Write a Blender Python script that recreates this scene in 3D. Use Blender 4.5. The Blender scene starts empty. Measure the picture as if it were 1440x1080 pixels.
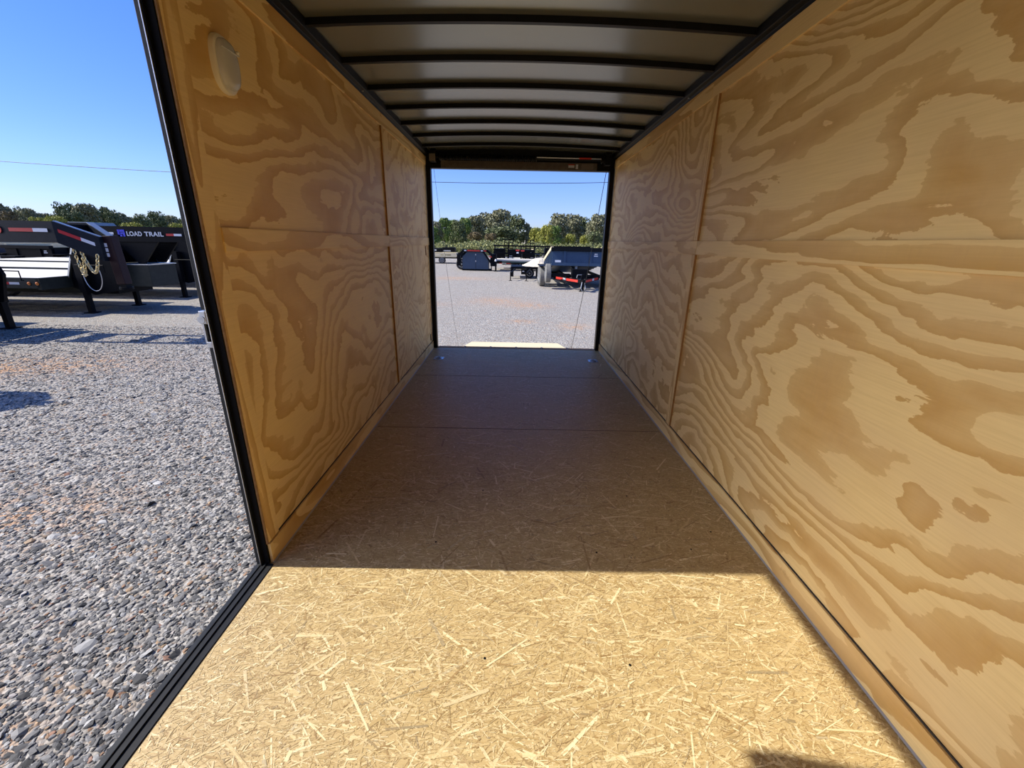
import bpy, math, random
import numpy as np
from mathutils import Vector, Matrix
R = math.radians
SC = bpy.context.scene
COL = SC.collection
random.seed(7); rng = np.random.default_rng(7)

# ------------------------------------------------------------------ camera
F, PIT, YAW, ROL, CX, CH = 587.5004, 0.3277, 0.0044, -0.0199, -0.0648, 1.2592
fw = Vector((math.sin(YAW)*math.cos(PIT), math.cos(YAW)*math.cos(PIT), -math.sin(PIT)))
r0 = Vector((math.cos(YAW), -math.sin(YAW), 0)); d0 = fw.cross(r0)
rt = math.cos(ROL)*r0 + math.sin(ROL)*d0; dn = -math.sin(ROL)*r0 + math.cos(ROL)*d0
cd = bpy.data.cameras.new('camera'); cd.sensor_width = 36; cd.lens = F/1440*36; cd.clip_end = 600; cd.clip_start = 0.02
cam = bpy.data.objects.new('camera', cd); COL.objects.link(cam)
m = Matrix((( rt.x, -dn.x, -fw.x, CX), (rt.y, -dn.y, -fw.y, 0), (rt.z, -dn.z, -fw.z, CH), (0,0,0,1)))
cam.matrix_world = m
SC.camera = cam

# ------------------------------------------------------------------ sky, sun, exposure
SUN_EL = 44.5
w = bpy.data.worlds.new('sky'); SC.world = w; w.use_nodes = True
nt = w.node_tree; bg = nt.nodes['Background']
sk = nt.nodes.new('ShaderNodeTexSky'); sk.sky_type = 'NISHITA'; sk.sun_disc = False
sk.sun_elevation = R(SUN_EL); sk.sun_rotation = R(-90); sk.air_density = 1.0; sk.dust_density = 0.0; sk.ozone_density = 3.0
hs = nt.nodes.new('ShaderNodeHueSaturation'); hs.inputs['Saturation'].default_value = 1.25; hs.inputs['Hue'].default_value = .512
nt.links.new(sk.outputs[0], hs.inputs['Color']); 
tc_ = nt.nodes.new('ShaderNodeTexCoord'); sx_ = nt.nodes.new('ShaderNodeSeparateXYZ'); nt.links.new(tc_.outputs['Generated'], sx_.inputs[0])
hz_ = nt.nodes.new('ShaderNodeValToRGB'); nt.links.new(sx_.outputs[2], hz_.inputs[0])
for e_, (p_, c_) in zip([hz_.color_ramp.elements[0], hz_.color_ramp.elements[1], hz_.color_ramp.elements.new(.12)], ((0, (.40,.42,.68,1)), (.5, (.90,.92,1,1)), (.12, (.52,.56,.86,1)))): e_.position = p_; e_.color = c_
ml_ = nt.nodes.new('ShaderNodeMix'); ml_.data_type = 'RGBA'; ml_.blend_type = 'MULTIPLY'; ml_.inputs[0].default_value = 1
nt.links.new(hs.outputs[0], ml_.inputs[6]); nt.links.new(hz_.outputs[0], ml_.inputs[7]); 
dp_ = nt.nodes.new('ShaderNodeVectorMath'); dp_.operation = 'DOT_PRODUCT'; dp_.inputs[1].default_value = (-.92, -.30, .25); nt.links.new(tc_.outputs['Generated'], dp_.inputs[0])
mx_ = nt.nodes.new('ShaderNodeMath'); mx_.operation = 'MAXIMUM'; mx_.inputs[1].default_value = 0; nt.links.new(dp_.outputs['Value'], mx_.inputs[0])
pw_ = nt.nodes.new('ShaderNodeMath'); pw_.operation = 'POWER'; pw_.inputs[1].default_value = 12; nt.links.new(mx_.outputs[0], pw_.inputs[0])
gl_ = nt.nodes.new('ShaderNodeMix'); gl_.data_type = 'RGBA'; gl_.blend_type = 'ADD'; gl_.clamp_result = False; gl_.inputs[7].default_value = (16, 14.3, 11.4, 1)   # glow lobe added to the unseen sky to brighten the plywood walls
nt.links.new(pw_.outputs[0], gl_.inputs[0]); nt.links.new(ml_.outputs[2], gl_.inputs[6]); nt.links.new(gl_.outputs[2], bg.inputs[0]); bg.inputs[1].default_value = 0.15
sl = bpy.data.lights.new('sun', 'SUN'); sl.energy = 4.3; sl.angle = R(0.6); sl.color = (1.0, 0.94, 0.83)
so = bpy.data.objects.new('sun', sl); COL.objects.link(so)
so.rotation_euler = Vector((math.cos(R(SUN_EL)), 0, -math.sin(R(SUN_EL)))).to_track_quat('-Z', 'Y').to_euler()
vs = SC.view_settings
vs.view_transform = 'Standard'; vs.look = 'None'; vs.gamma = 1.0; vs.use_curve_mapping = False; vs.exposure = 0.62
SC.cycles.max_bounces = 10; SC.cycles.diffuse_bounces = 8; SC.cycles.glossy_bounces = 4
SC.cycles.use_denoising = True

# ------------------------------------------------------------------ node helpers
def mat(name, col=(.5,.5,.5), rough=.6, metal=0., spec=.5):
    M = bpy.data.materials.new(name); M.use_nodes = True
    b = M.node_tree.nodes['Principled BSDF']
    b.inputs['Base Color'].default_value = (*col, 1); b.inputs['Roughness'].default_value = rough
    b.inputs['Metallic'].default_value = metal; b.inputs['Specular IOR Level'].default_value = spec
    return M
class N:
    def __init__(s, M): s.t = M.node_tree; s.b = s.t.nodes['Principled BSDF']
    def new(s, ty, **k):
        n = s.t.nodes.new(ty)
        for a, v in k.items(): setattr(n, a, v)
        return n
    def put(s, inp, v):
        if isinstance(v, bpy.types.NodeSocket): s.t.links.new(v, inp)
        else: inp.default_value = v
    def math(s, op, a, b=0., c=0., clamp=False):
        n = s.new('ShaderNodeMath', operation=op, use_clamp=clamp)
        s.put(n.inputs[0], a); s.put(n.inputs[1], b)
        if len(n.inputs) > 2: s.put(n.inputs[2], c)
        return n.outputs[0]
    def coord(s, scale=(1,1,1), loc=(0,0,0), rot=(0,0,0), src='Object'):
        c = s.new('ShaderNodeTexCoord'); mp = s.new('ShaderNodeMapping')
        mp.inputs['Location'].default_value = loc; mp.inputs['Scale'].default_value = scale; mp.inputs['Rotation'].default_value = rot
        s.t.links.new(c.outputs[src], mp.inputs[0]); return mp.outputs[0]
    def noise(s, vec, scale, detail=2., rough=.5, dist=0.):
        n = s.new('ShaderNodeTexNoise'); s.put(n.inputs['Vector'], vec)
        n.inputs['Scale'].default_value = scale; n.inputs['Detail'].default_value = detail
        n.inputs['Roughness'].default_value = rough; n.inputs['Distortion'].default_value = dist
        return n.outputs['Fac']
    def vor(s, vec, scale, feature='F1', out='Distance', rnd=1.):
        n = s.new('ShaderNodeTexVoronoi', feature=feature); s.put(n.inputs['Vector'], vec); n.inputs['Scale'].default_value = scale
        n.inputs['Randomness'].default_value = rnd
        return n.outputs[out]
    def ramp(s, fac, stops, mode='LINEAR'):
        n = s.new('ShaderNodeValToRGB'); n.color_ramp.interpolation = mode; e = n.color_ramp.elements
        while len(e) < len(stops): e.new(.5)
        for q, (p, c) in zip(e, stops):
            q.position = p; q.color = (*c, 1) if len(c) == 3 else c
        s.put(n.inputs[0], fac); return n.outputs[0]
    def mix(s, fac, a, b, blend='MIX'):
        n = s.new('ShaderNodeMix', data_type='RGBA', blend_type=blend)
        s.put(n.inputs[0], fac)
        for i, v in ((6, a), (7, b)):
            s.put(n.inputs[i], (*v, 1) if isinstance(v, tuple) and len(v) == 3 else v)
        return n.outputs[2]
    def bump(s, h, st=.3, dist=.01):
        n = s.new('ShaderNodeBump'); n.inputs['Strength'].default_value = st; n.inputs['Distance'].default_value = dist
        s.put(n.inputs['Height'], h); s.t.links.new(n.outputs[0], s.b.inputs['Normal'])
    def col(s, c): s.put(s.b.inputs['Base Color'], c)

def g3(v): return (v, v, v)

# ------------------------------------------------------------------ materials
def plywood(name, seed, k=5.0, tilt=1.0, sy=.7, sz=1.7, light=(.91,.675,.295), dark=(.64,.38,.115), amp=1.0, duty=.5, rough=.55, rag=1.0):
    M = mat(name, rough=rough, spec=.3); n = N(M)
    o = (seed*3.17 % 11, seed*7.31 % 13, seed*5.77 % 17)
    c = n.coord(loc=o)
    sep = n.new('ShaderNodeSeparateXYZ'); n.t.links.new(c, sep.inputs[0])
    big = n.noise(n.coord((1, sy, sz), o), 1.15, 1.0, .4, .5)
    med = n.noise(n.coord((2, sy*3.0, sz*2.6), o), 1.3, 2., .5, .8)
    rg = n.noise(n.coord((2, 6, 15), o), 1.0, 5., .62, .6)
    jag = n.noise(n.coord((2, 5, 85), o), 1.0, 1., .5)
    f = n.math('MULTIPLY', sep.outputs[2], tilt)
    f = n.math('ADD', f, n.math('MULTIPLY', big, amp*1.9))
    f = n.math('ADD', f, n.math('MULTIPLY', med, .24*rag))
    f = n.math('ADD', f, n.math('MULTIPLY', rg, .085*rag))
    f = n.math('ADD', f, n.math('MULTIPLY', jag, .018*rag))
    ph = n.math('FRACT', n.math('MULTIPLY', f, k))
    # late wood band: crisp where the ring starts, softer on the other side
    band = n.ramp(ph, [(0, g3(0)), (.008, g3(.9)), (.05, g3(1)), (duty*.6, g3(.72)), (duty, g3(.55)), (duty+.012, g3(.10)), (1, g3(0))])
    grain = n.noise(n.coord((3, 5, 190), o), 1.0, 3., .6)
    ray = n.noise(n.coord((3, 60, 9), o), 1.0, 3., .6)
    cloud = n.noise(n.coord((1, 1.3, 2.2), o), 2.2, 3.)
    colr = n.mix(band, light, dark)
    colr = n.mix(n.math('MULTIPLY', n.ramp(grain, [(.4, g3(0)), (.75, g3(1))]), .20), colr, tuple(x*.8 for x in dark))
    colr = n.mix(n.math('MULTIPLY', n.ramp(ray, [(.45, g3(0)), (.75, g3(1))]), n.math('MULTIPLY', band, .25)), colr, (.58,.35,.15))
    colr = n.mix(n.math('MULTIPLY', n.ramp(cloud, [(.4, g3(0)), (.7, g3(1))]), .25), colr, (.70,.50,.27))
    # pin knots and pitch pockets
    kn = n.vor(n.coord((1, 1.0, 1.9), o), 1.7)
    colr = n.mix(n.math('MULTIPLY', n.ramp(kn, [(.008, g3(1)), (.018, g3(.0))]), .85), colr, (.10,.045,.015))
    kn2 = n.vor(n.coord((1, 1.0, 2.6), (o[1],o[2],o[0])), 1.1)
    ed = n.noise(n.coord((2, 40, 25), o), 1.0, 3., .6)
    colr = n.mix(n.math('MULTIPLY', n.ramp(n.math('ADD', kn2, n.math('MULTIPLY', ed, .10)), [(.075, g3(1)), (.10, g3(0))]), .45), colr, (.40,.19,.06))
    n.col(colr); n.bump(n.math('ADD', n.math('MULTIPLY', grain, .5), band), .05, .002)
    return M

def osb_base():
    M = mat('osb_board', rough=.5, spec=.45); n = N(M)
    at = n.new('ShaderNodeUVMap'); uv = at.outputs[0]
    gi = n.new('ShaderNodeNewGeometry'); rnd = gi.outputs['Random Per Island']
    mp = n.new('ShaderNodeMapping'); mp.inputs['Scale'].default_value = (6, 130, 1); n.t.links.new(uv, mp.inputs[0])
    add = n.new('ShaderNodeVectorMath', operation='ADD'); n.t.links.new(mp.outputs[0], add.inputs[0])
    cmb = n.new('ShaderNodeCombineXYZ'); n.put(cmb.inputs[2], n.math('MULTIPLY', rnd, 97.)); n.t.links.new(cmb.outputs[0], add.inputs[1])
    fib = n.noise(add.outputs[0], 4.0, 3., .6)
    c = n.ramp(rnd, [(0, (.66,.52,.26)), (.2, (.46,.335,.145)), (.35, (.80,.66,.37)), (.5, (.38,.26,.10)), (.65, (.64,.50,.25)),
                     (.80, (.90,.78,.48)), (.90, (.34,.22,.08)), (.965, (.26,.21,.12)), (1, (.92,.80,.50))])
    c = n.mix(n.math('MULTIPLY', n.ramp(fib, [(.35, g3(0)), (.7, g3(1))]), .36), c, (.34,.21,.095))
    su = n.new('ShaderNodeSeparateXYZ'); n.t.links.new(uv, su.inputs[0])
    c = n.mix(n.math('MULTIPLY', n.math('GREATER_THAN', su.outputs[0], 50.), .75), c, (.24,.135,.045))
    spk = n.noise(n.coord(), 120., 2., .6)
    c = n.mix(n.ramp(spk, [(.60, g3(0)), (.70, g3(.6))]), c, (.27,.15,.055))
    spk2 = n.noise(n.coord((1,2.2,1)), 60., 3., .6)
    c = n.mix(n.ramp(spk2, [(.58, g3(0)), (.68, g3(.6))]), c, (.86,.70,.42))
    bl = n.noise(n.coord(), 3., 3., .5)
    c = n.mix(n.math('MULTIPLY', bl, .22), c, (.50,.35,.14))
    n.col(c); n.bump(n.math('ADD', fib, n.math('MULTIPLY', spk, .6)), .25, .0015)
    return M

def gravel_ground():
    M = mat('gravel_ground', rough=.9, spec=.2); n = N(M)
    c = n.coord()
    v1 = n.new('ShaderNodeTexVoronoi'); n.put(v1.inputs['Vector'], c); v1.inputs['Scale'].default_value = 42
    v2 = n.new('ShaderNodeTexVoronoi'); n.put(v2.inputs['Vector'], n.coord((1,1.2,1),(3,1,0))); v2.inputs['Scale'].default_value = 15
    sp = n.new('ShaderNodeSeparateColor'); n.t.links.new(v1.outputs['Color'], sp.inputs[0])
    sp2 = n.new('ShaderNodeSeparateColor'); n.t.links.new(v2.outputs['Color'], sp2.inputs[0])
    grey = n.ramp(sp.outputs[0], [(0,(.12,.12,.12)),(.35,(.27,.265,.26)),(.6,(.42,.41,.40)),(.85,(.62,.605,.58)),(.93,(.30,.17,.09)),(1,(.42,.30,.19))])
    g2 = n.ramp(sp2.outputs[1], [(0,(.17,.17,.17)),(.5,(.42,.41,.40)),(.86,(.74,.72,.68)),(.94,(.33,.18,.09)),(1,(.5,.36,.2))])
    col = n.mix(.34, grey, g2)
    fine = n.noise(c, 26., 5., .7)
    col = n.mix(n.ramp(fine, [(.35, g3(.55)), (.6, g3(0))]), col, (.07,.072,.085))
    wide = n.noise(c, .55, 4., .6)
    col = n.mix(n.ramp(wide, [(.4, g3(0)), (.75, g3(.38))]), col, (.37,.345,.31))
    col = n.mix(.30, col, (.46,.43,.38)); col = n.mix(1.0, col, (.95,.93,.89), 'MULTIPLY')
    # clay showing through the gravel where it is thin
    sep = n.new('ShaderNodeSeparateXYZ'); n.t.links.new(c, sep.inputs[0])
    patches = [(-.55,13.6,.85,.9),(.5,12.7,.6,.6),(.15,10.0,.35,.3),(1.35,9.5,.4,.35),(-6.6,5.9,1.3,.45),(-7.6,5.5,1.3,.4),(-2.8,22,1.6,1.0),(-3.3,2.4,.5,.3),(-3.0,12.6,.9,.5),(-2.2,1.0,.4,.25)]
    tot = None
    for (px, py, rx, ry) in patches:
        dx = n.math('DIVIDE', n.math('SUBTRACT', sep.outputs[0], px), rx); dy = n.math('DIVIDE', n.math('SUBTRACT', sep.outputs[1], py), ry)
        dd = n.math('ADD', n.math('MULTIPLY', dx, dx), n.math('MULTIPLY', dy, dy))
        g = n.math('POWER', 2.718, n.math('MULTIPLY', dd, -1.))
        tot = g if tot is None else n.math('ADD', tot, g)
    cn = n.noise(c, 7., 5., .75)
    pm = n.math('MULTIPLY', tot, n.ramp(cn, [(.42, g3(0)), (.62, g3(1))]), clamp=True)
    col = n.mix(n.math('MULTIPLY', pm, .75), col, (.55,.29,.13))
    n.col(col)
    h = n.math('ADD', n.math('MULTIPLY', v1.outputs['Distance'], -1.), n.math('MULTIPLY', v2.outputs['Distance'], -.5))
    n.bump(n.math('ADD', h, n.math('MULTIPLY', fine, .8)), .9, .018)
    return M

def stone_mat():
    M = mat('crushed_stone', rough=.75, spec=.3); n = N(M)
    gi = n.new('ShaderNodeNewGeometry')
    c = n.ramp(gi.outputs['Random Per Island'], [(0,(.03,.03,.03)),(.2,(.09,.088,.084)),(.45,(.17,.166,.16)),(.7,(.29,.283,.27)),(.86,(.52,.51,.48)),(.88,(.28,.13,.07)),(.925,(.38,.26,.15)),(.95,(.12,.12,.125)),(1,(.22,.22,.215))])
    nz = n.noise(n.coord(), 90., 3.)
    n.col(n.mix(n.math('MULTIPLY', nz, .35), c, (.12,.115,.11))); return M

def roof_mat():
    M = mat('roof_sheet', (.235,.245,.205), .24, .45, .6); n = N(M)
    nz = n.noise(n.coord((14,14,14)), 9., 2.); n.bump(nz, .06, .002)
    return M
def noisy(name, c1, c2, scale, rough=.5, metal=0., spec=.5, bump=0.):
    M = mat(name, c1, rough, metal, spec); n = N(M); z = n.noise(n.coord(), scale, 4., .6)
    n.col(n.mix(n.ramp(z, [(.35, g3(0)), (.7, g3(1))]), c1, c2))
    if bump: n.bump(z, bump, .004)
    return M
def planks(name, c1, c2, axis_scale):
    M = mat(name, c1, .6, 0, .4); n = N(M)
    v = n.noise(n.coord(axis_scale), 1., 3.); n.col(n.mix(v, c1, c2)); return M

M_black = noisy('black_powder_coat', (.003,.003,.0035), (.006,.006,.006), 30, .5, 0, .25)
M_rail = noisy('black_cove', (.003,.0028,.0026), (.006,.0055,.005), 20, .5, 0, .22)
M_rubber = mat('black_rubber', (.004,.004,.0045), .8, 0, .15)
M_char = noisy('charcoal_trim', (.016,.018,.019), (.026,.028,.029), 25, .5, 0, .3)
M_bright = mat('bare_aluminium_edge', (.75,.75,.73), .35, .8)
M_zinc = noisy('zinc_plate', (.62,.64,.66), (.45,.47,.50), 60, .35, .85)
M_shell = mat('exterior_skin', (.03,.03,.033), .35)
M_edge = noisy('plywood_edge', (.30,.17,.08), (.44,.28,.14), 60, .8)
M_brownedge = noisy('batten_edge', (.40,.20,.055), (.30,.14,.035), 40, .8)
M_osb = osb_base()
M_gravel = gravel_ground(); M_stone = stone_mat(); M_roof = roof_mat()
M_lens = mat('frosted_lens', (.80,.79,.74), .22, 0, .6)
M_lens.node_tree.nodes['Principled BSDF'].inputs['Transmission Weight'].default_value = .35
M_cream = mat('cream_plastic', (.78,.72,.58), .4)
M_sill = noisy('rubber_sill', (.005,.006,.0075), (.012,.013,.015), 40, .6, 0, .3)
M_dkgrey = noisy('dark_grey_paint', (.009,.012,.017), (.013,.017,.023), 12, .5, 0, .2)
M_trblack = noisy('black_trailer_paint', (.003,.0035,.005), (.006,.0065,.008), 12, .55, 0, .12)
M_green = noisy('grey_green_steel', (.026,.030,.026), (.036,.04,.034), 10, .55, 0, .2)
M_navy = noisy('slate_blue_paint', (.028,.055,.105), (.036,.068,.125), 6, .4)
M_silver = mat('silver_edge', (.55,.56,.56), .35, .6)
M_deck = planks('glint_pale_deck_boards', (.62,.57,.47), (.78,.74,.64), (.6, 9, 1))  # pale wood, whitened so the colour carries the sun glint
M_yell = planks('fresh_pine', (.68,.56,.33), (.76,.65,.42), (2, 8, 1))
M_red = mat('red_reflective_tape', (.55,.02,.02), .35)
M_redf = mat('red_tape_lit_copy', (.75,.05,.035), .4)  # brighter copy of the red tape, sunlight put into the colour; also on labels
M_white = mat('white_reflective_tape', (.75,.76,.78), .35)
M_blue = mat('blue_decal', (.012,.03,.62), .4)
M_ltext = mat('silver_lettering', (.62,.64,.66), .4)
M_amber = mat('amber_lens', (.70,.22,.05), .3)
M_chain = mat('yellow_zinc_chain', (.75,.62,.33), .35, .8)
M_tire = noisy('tire_rubber', (.03,.03,.032), (.055,.053,.05), 15, .85)
M_tirg = noisy('dusty_tire_rubber', (.13,.13,.12), (.20,.19,.17), 15, .9)
M_rim = mat('silver_rim', (.42,.44,.46), .4, .6)
M_maroon = mat('dark_maroon_coupler', (.022,.008,.009), .5, 0, .2)
M_bark = noisy('bark', (.10,.075,.055), (.17,.14,.11), 8, .95)
M_roofing = noisy('grey_metal_roof', (.24,.27,.30), (.29,.32,.35), 3, .5)
M_siding = mat('pale_siding', (.45,.45,.43), .7)
M_wtruck = mat('white_truck_paint', (.72,.74,.76), .3)
M_glass = mat('tinted_glass', (.12,.18,.28), .08)
M_wire = mat('black_wire', (.02,.02,.022), .6)
M_pile = noisy('tan_gravel', (.55,.48,.37), (.78,.72,.60), 9, .95, 0, .2, .6)
def leaf(name, c1, c2):
    M = mat(name, c1, .65, 0, .25); n = N(M)
    gi = n.new('ShaderNodeNewGeometry')
    n.col(n.mix(gi.outputs['Random Per Island'], c1, c2)); return M
LEAF = dict(
    dark=leaf('dark_leaves', (.055,.075,.026), (.17,.19,.085)),
    olive=leaf('olive_scrub', (.19,.21,.075), (.38,.38,.17)),
    mid=leaf('green_leaves', (.07,.13,.028), (.22,.29,.075)),
    yell=leaf('yellowing_leaves', (.20,.22,.035), (.42,.40,.09)),
    grey=leaf('grey_green_leaves', (.10,.11,.055), (.29,.28,.165)),
    rust=leaf('rusty_leaves', (.11,.085,.04), (.22,.17,.085)),
    brush=leaf('dry_brush', (.26,.23,.11), (.52,.45,.26)))

# ------------------------------------------------------------------ mesh builder
class MB:
    def __init__(s): s.v = []; s.f = []; s.mi = []; s.cur = 0
    def add(s, vs_, fs):
        b = len(s.v); s.v += [tuple(q) for q in vs_]; s.f += [tuple(i+b for i in f) for f in fs]; s.mi += [s.cur]*len(fs)
        return s
    def box(s, x0, x1, y0, y1, z0, z1):
        x0, x1 = sorted((x0,x1)); y0, y1 = sorted((y0,y1)); z0, z1 = sorted((z0,z1))
        return s.add([(x0,y0,z0),(x1,y0,z0),(x1,y1,z0),(x0,y1,z0),(x0,y0,z1),(x1,y0,z1),(x1,y1,z1),(x0,y1,z1)],
              [(0,3,2,1),(4,5,6,7),(0,1,5,4),(1,2,6,5),(2,3,7,6),(3,0,4,7)])
    def prism(s, poly, axis, a, b):
        """poly: 2-D points counter-clockwise or not; axis 'x','y','z' extrudes a..b"""
        def P(p, t): return {'x': (t,p[0],p[1]), 'y': (p[0],t,p[1]), 'z': (p[0],p[1],t)}[axis]
        n = len(poly); vs_ = [P(p,a) for p in poly] + [P(p,b) for p in poly]
        fs = [tuple(range(n)), tuple(range(2*n-1, n-1, -1))] + [(i, i+n, (i+1)%n+n, (i+1)%n) for i in range(n)]
        return s.add(vs_, fs)
    def bar(s, p0, p1, w_, h_, up=(0,0,1)):
        p0 = Vector(p0); p1 = Vector(p1); d = (p1-p0).normalized(); u = Vector(up)
        if abs(d.dot(u)) > .98: u = Vector((0,1,0))
        a = d.cross(u).normalized()*(w_/2); b = a.normalized().cross(d).normalized()*(h_/2)
        vs_ = [p+sa*a+sb*b for p in (p0,p1) for sa, sb in ((-1,-1),(1,-1),(1,1),(-1,1))]
        return s.add(vs_, [(0,1,2,3),(7,6,5,4),(0,4,5,1),(1,5,6,2),(2,6,7,3),(3,7,4,0)])
    def tube(s, pts, r, n=8, closed=False, r1=None):
        pts = [Vector(p) for p in pts]; rings = []; k = len(pts); prev = None
        for i, p in enumerate(pts):
            if closed: d = (pts[(i+1)%k]-pts[i-1])
            else: d = pts[min(i+1,k-1)]-pts[max(i-1,0)]
            d.normalize()
            if prev is None:
                u = Vector((0,0,1)) if abs(d.z) < .9 else Vector((1,0,0)); a = d.cross(u).normalized()
            else: a = (prev-d*prev.dot(d)).normalized()
            prev = a; b = d.cross(a); rr = r if r1 is None else r+(r1-r)*i/(k-1)
            rings.append([p+rr*(math.cos(t)*a+math.sin(t)*b) for t in [2*math.pi*j/n for j in range(n)]])
        vs_ = [q for rg in rings for q in rg]; fs = []
        for i in range(k if closed else k-1):
            j = (i+1) % k
            for t in range(n): fs.append((i*n+t, i*n+(t+1)%n, j*n+(t+1)%n, j*n+t))
        if not closed: fs += [tuple(range(n-1,-1,-1)), tuple(range((k-1)*n, k*n))]
        return s.add(vs_, fs)
    def cyl(s, p0, p1, r, n=16, r1=None): return s.tube([p0, p1], r, n, r1=r1)
    def lathe(s, prof, c, axis='z', n=32, sq=(1,1)):
        """prof: (radius, t) pairs"""
        vs_ = []; k = len(prof)
        for (r, t) in prof:
            for j in range(n):
                a = 2*math.pi*j/n; u = r*math.cos(a)*sq[0]; v = r*math.sin(a)*sq[1]
                vs_.append({'z': (c[0]+u,c[1]+v,c[2]+t), 'x': (c[0]+t,c[1]+u,c[2]+v), 'y': (c[0]+u,c[1]+t,c[2]+v)}[axis])
        fs = [(i*n+j, i*n+(j+1)%n, (i+1)*n+(j+1)%n, (i+1)*n+j) for i in range(k-1) for j in range(n)]
        fs += [tuple(range(n-1,-1,-1)), tuple(range((k-1)*n, k*n))]
        return s.add(vs_, fs)
    def build(s, name, mats, parent=None, smooth=False, bevel=0., label=None):
        me = bpy.data.meshes.new(name); me.from_pydata(s.v, [], s.f)
        mats = mats if isinstance(mats, (list, tuple)) else [mats]
        for q in mats: me.materials.append(q)
        if len(mats) > 1: me.polygons.foreach_set('material_index', s.mi)
        import bmesh
        bm = bmesh.new(); bm.from_mesh(me); bmesh.ops.recalc_face_normals(bm, faces=bm.faces); bm.to_mesh(me); bm.free()
        if smooth:
            me.polygons.foreach_set('use_smooth', [True]*len(me.polygons))
            try: me.set_sharp_from_angle(angle=R(40))
            except Exception: pass
        me.update()
        o = bpy.data.objects.new(name, me); COL.objects.link(o)
        if parent: o.parent = parent
        if bevel:
            b = o.modifiers.new('bevel', 'BEVEL'); b.width = bevel; b.segments = 2; b.limit_method = 'ANGLE'
        if label: o['label'] = label
        return o

def tag(o, label=None, cat=None, group=None, kind=None):
    if label: o['label'] = label
    if cat: o['category'] = cat
    if group: o['group'] = group
    if kind: o['kind'] = kind
    return o
def thing(name, loc, label, cat, group=None, rz=0):
    o = bpy.data.objects.new(name, None); COL.objects.link(o); o.location = loc; o.rotation_euler[2] = rz; o.empty_display_size = .2
    return tag(o, label, cat, group)
def struct(o, label, cat): return tag(o, label, cat, kind='structure')
def copy_tree(o, parent=None):
    c = o.copy(); COL.objects.link(c); c.parent = parent
    for ch in list(o.children): copy_tree(ch, c)
    return c
def raw_mesh(name, V, Fq, m_, uv=None, smooth=False):
    me = bpy.data.meshes.new(name); nv = len(V); nf = len(Fq); k = Fq.shape[1]
    me.vertices.add(nv); me.vertices.foreach_set('co', np.asarray(V, np.float32).ravel())
    me.loops.add(nf*k); me.loops.foreach_set('vertex_index', np.asarray(Fq, np.int32).ravel())
    me.polygons.add(nf); me.polygons.foreach_set('loop_start', np.arange(0, nf*k, k, dtype=np.int32))
    me.polygons.foreach_set('loop_total', np.full(nf, k, np.int32)); me.polygons.foreach_set('use_smooth', np.full(nf, smooth, bool))
    if uv is not None:
        l = me.uv_layers.new(name='UVMap'); l.data.foreach_set('uv', np.asarray(uv, np.float32).ravel())
    me.update(calc_edges=True); me.materials.append(m_)
    return me

def px_to_world(u, v, Y):
    k = fw+rt*((u-720)/F)+dn*((v-540)/F); s = Y/k.y
    return CX+k.x*s, CH+k.z*s
W = 1.03; G = -0.55; YR = 5.07; YF = -2.45; YP = 1.375; YO = -1.35

# ------------------------------------------------------------------ ground
gb = MB(); gb.add([(-320,-60,G),(320,-60,G),(320,420,G),(-320,420,G)], [(0,1,2,3)])
ground = struct(gb.build('ground', M_gravel), 'grey crushed gravel yard with rusty clay patches', 'ground')

# loose stones in the near part of the yard
def make_stones():
    t = (1+5**.5)/2
    B = np.array([(-1,t,0),(1,t,0),(-1,-t,0),(1,-t,0),(0,-1,t),(0,1,t),(0,-1,-t),(0,1,-t),(t,0,-1),(t,0,1),(-t,0,-1),(-t,0,1)], float); B /= np.linalg.norm(B[0])
    Ff = np.array([(0,11,5),(0,5,1),(0,1,7),(0,7,10),(0,10,11),(1,5,9),(5,11,4),(11,10,2),(10,7,6),(7,1,8),(3,9,4),(3,4,2),(3,2,6),(3,6,8),(3,8,9),(4,9,5),(2,4,11),(6,2,10),(8,6,7),(9,8,1)])
    n = 150000
    # denser close to the trailer
    u = rng.random(n)**1.2
    X = -1.0 - 9.0*rng.random(n)**1.5; Y = .1 + 8.5*rng.random(n)**1.7
    ok = ~((X > -2.4) & (Y > 4.6)); X = X[ok]; Y = Y[ok]; u = u[ok]; n = len(X)
    s = rng.lognormal(math.log(.0060), .36, n)*(1+.35*u)
    big = rng.random(n) < .02; s[big] *= 1.8
    V = B[None]*(1+.28*rng.standard_normal((n,12,1))).clip(.6,1.5)
    V = V*np.stack([1.25+.3*rng.random(n), .95+.2*rng.random(n), .38+.2*rng.random(n)], 1)[:,None]
    a = rng.random(n)*6.283; ca, sa = np.cos(a)[:,None], np.sin(a)[:,None]
    x = V[...,0]*ca-V[...,1]*sa; y = V[...,0]*sa+V[...,1]*ca; z = V[...,2]
    tl = (rng.random((n,1))-.5)*.9; z = z+x*tl
    P = np.stack([x*s[:,None]+X[:,None], y*s[:,None]+Y[:,None], z*s[:,None]+(s*.12)[:,None]], 2).reshape(-1,3)
    FF = (Ff[None]+12*np.arange(n)[:,None,None]).reshape(-1,3)
    me = raw_mesh('gravel_stones', P, FF, M_stone)
    o = bpy.data.objects.new('gravel_stones', me); COL.objects.link(o); o.location = (0,0,G)
    tag(o, 'loose grey and rust coloured crushed stones covering the yard beside the side doorway', 'gravel', kind='stuff')
make_stones()

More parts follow.
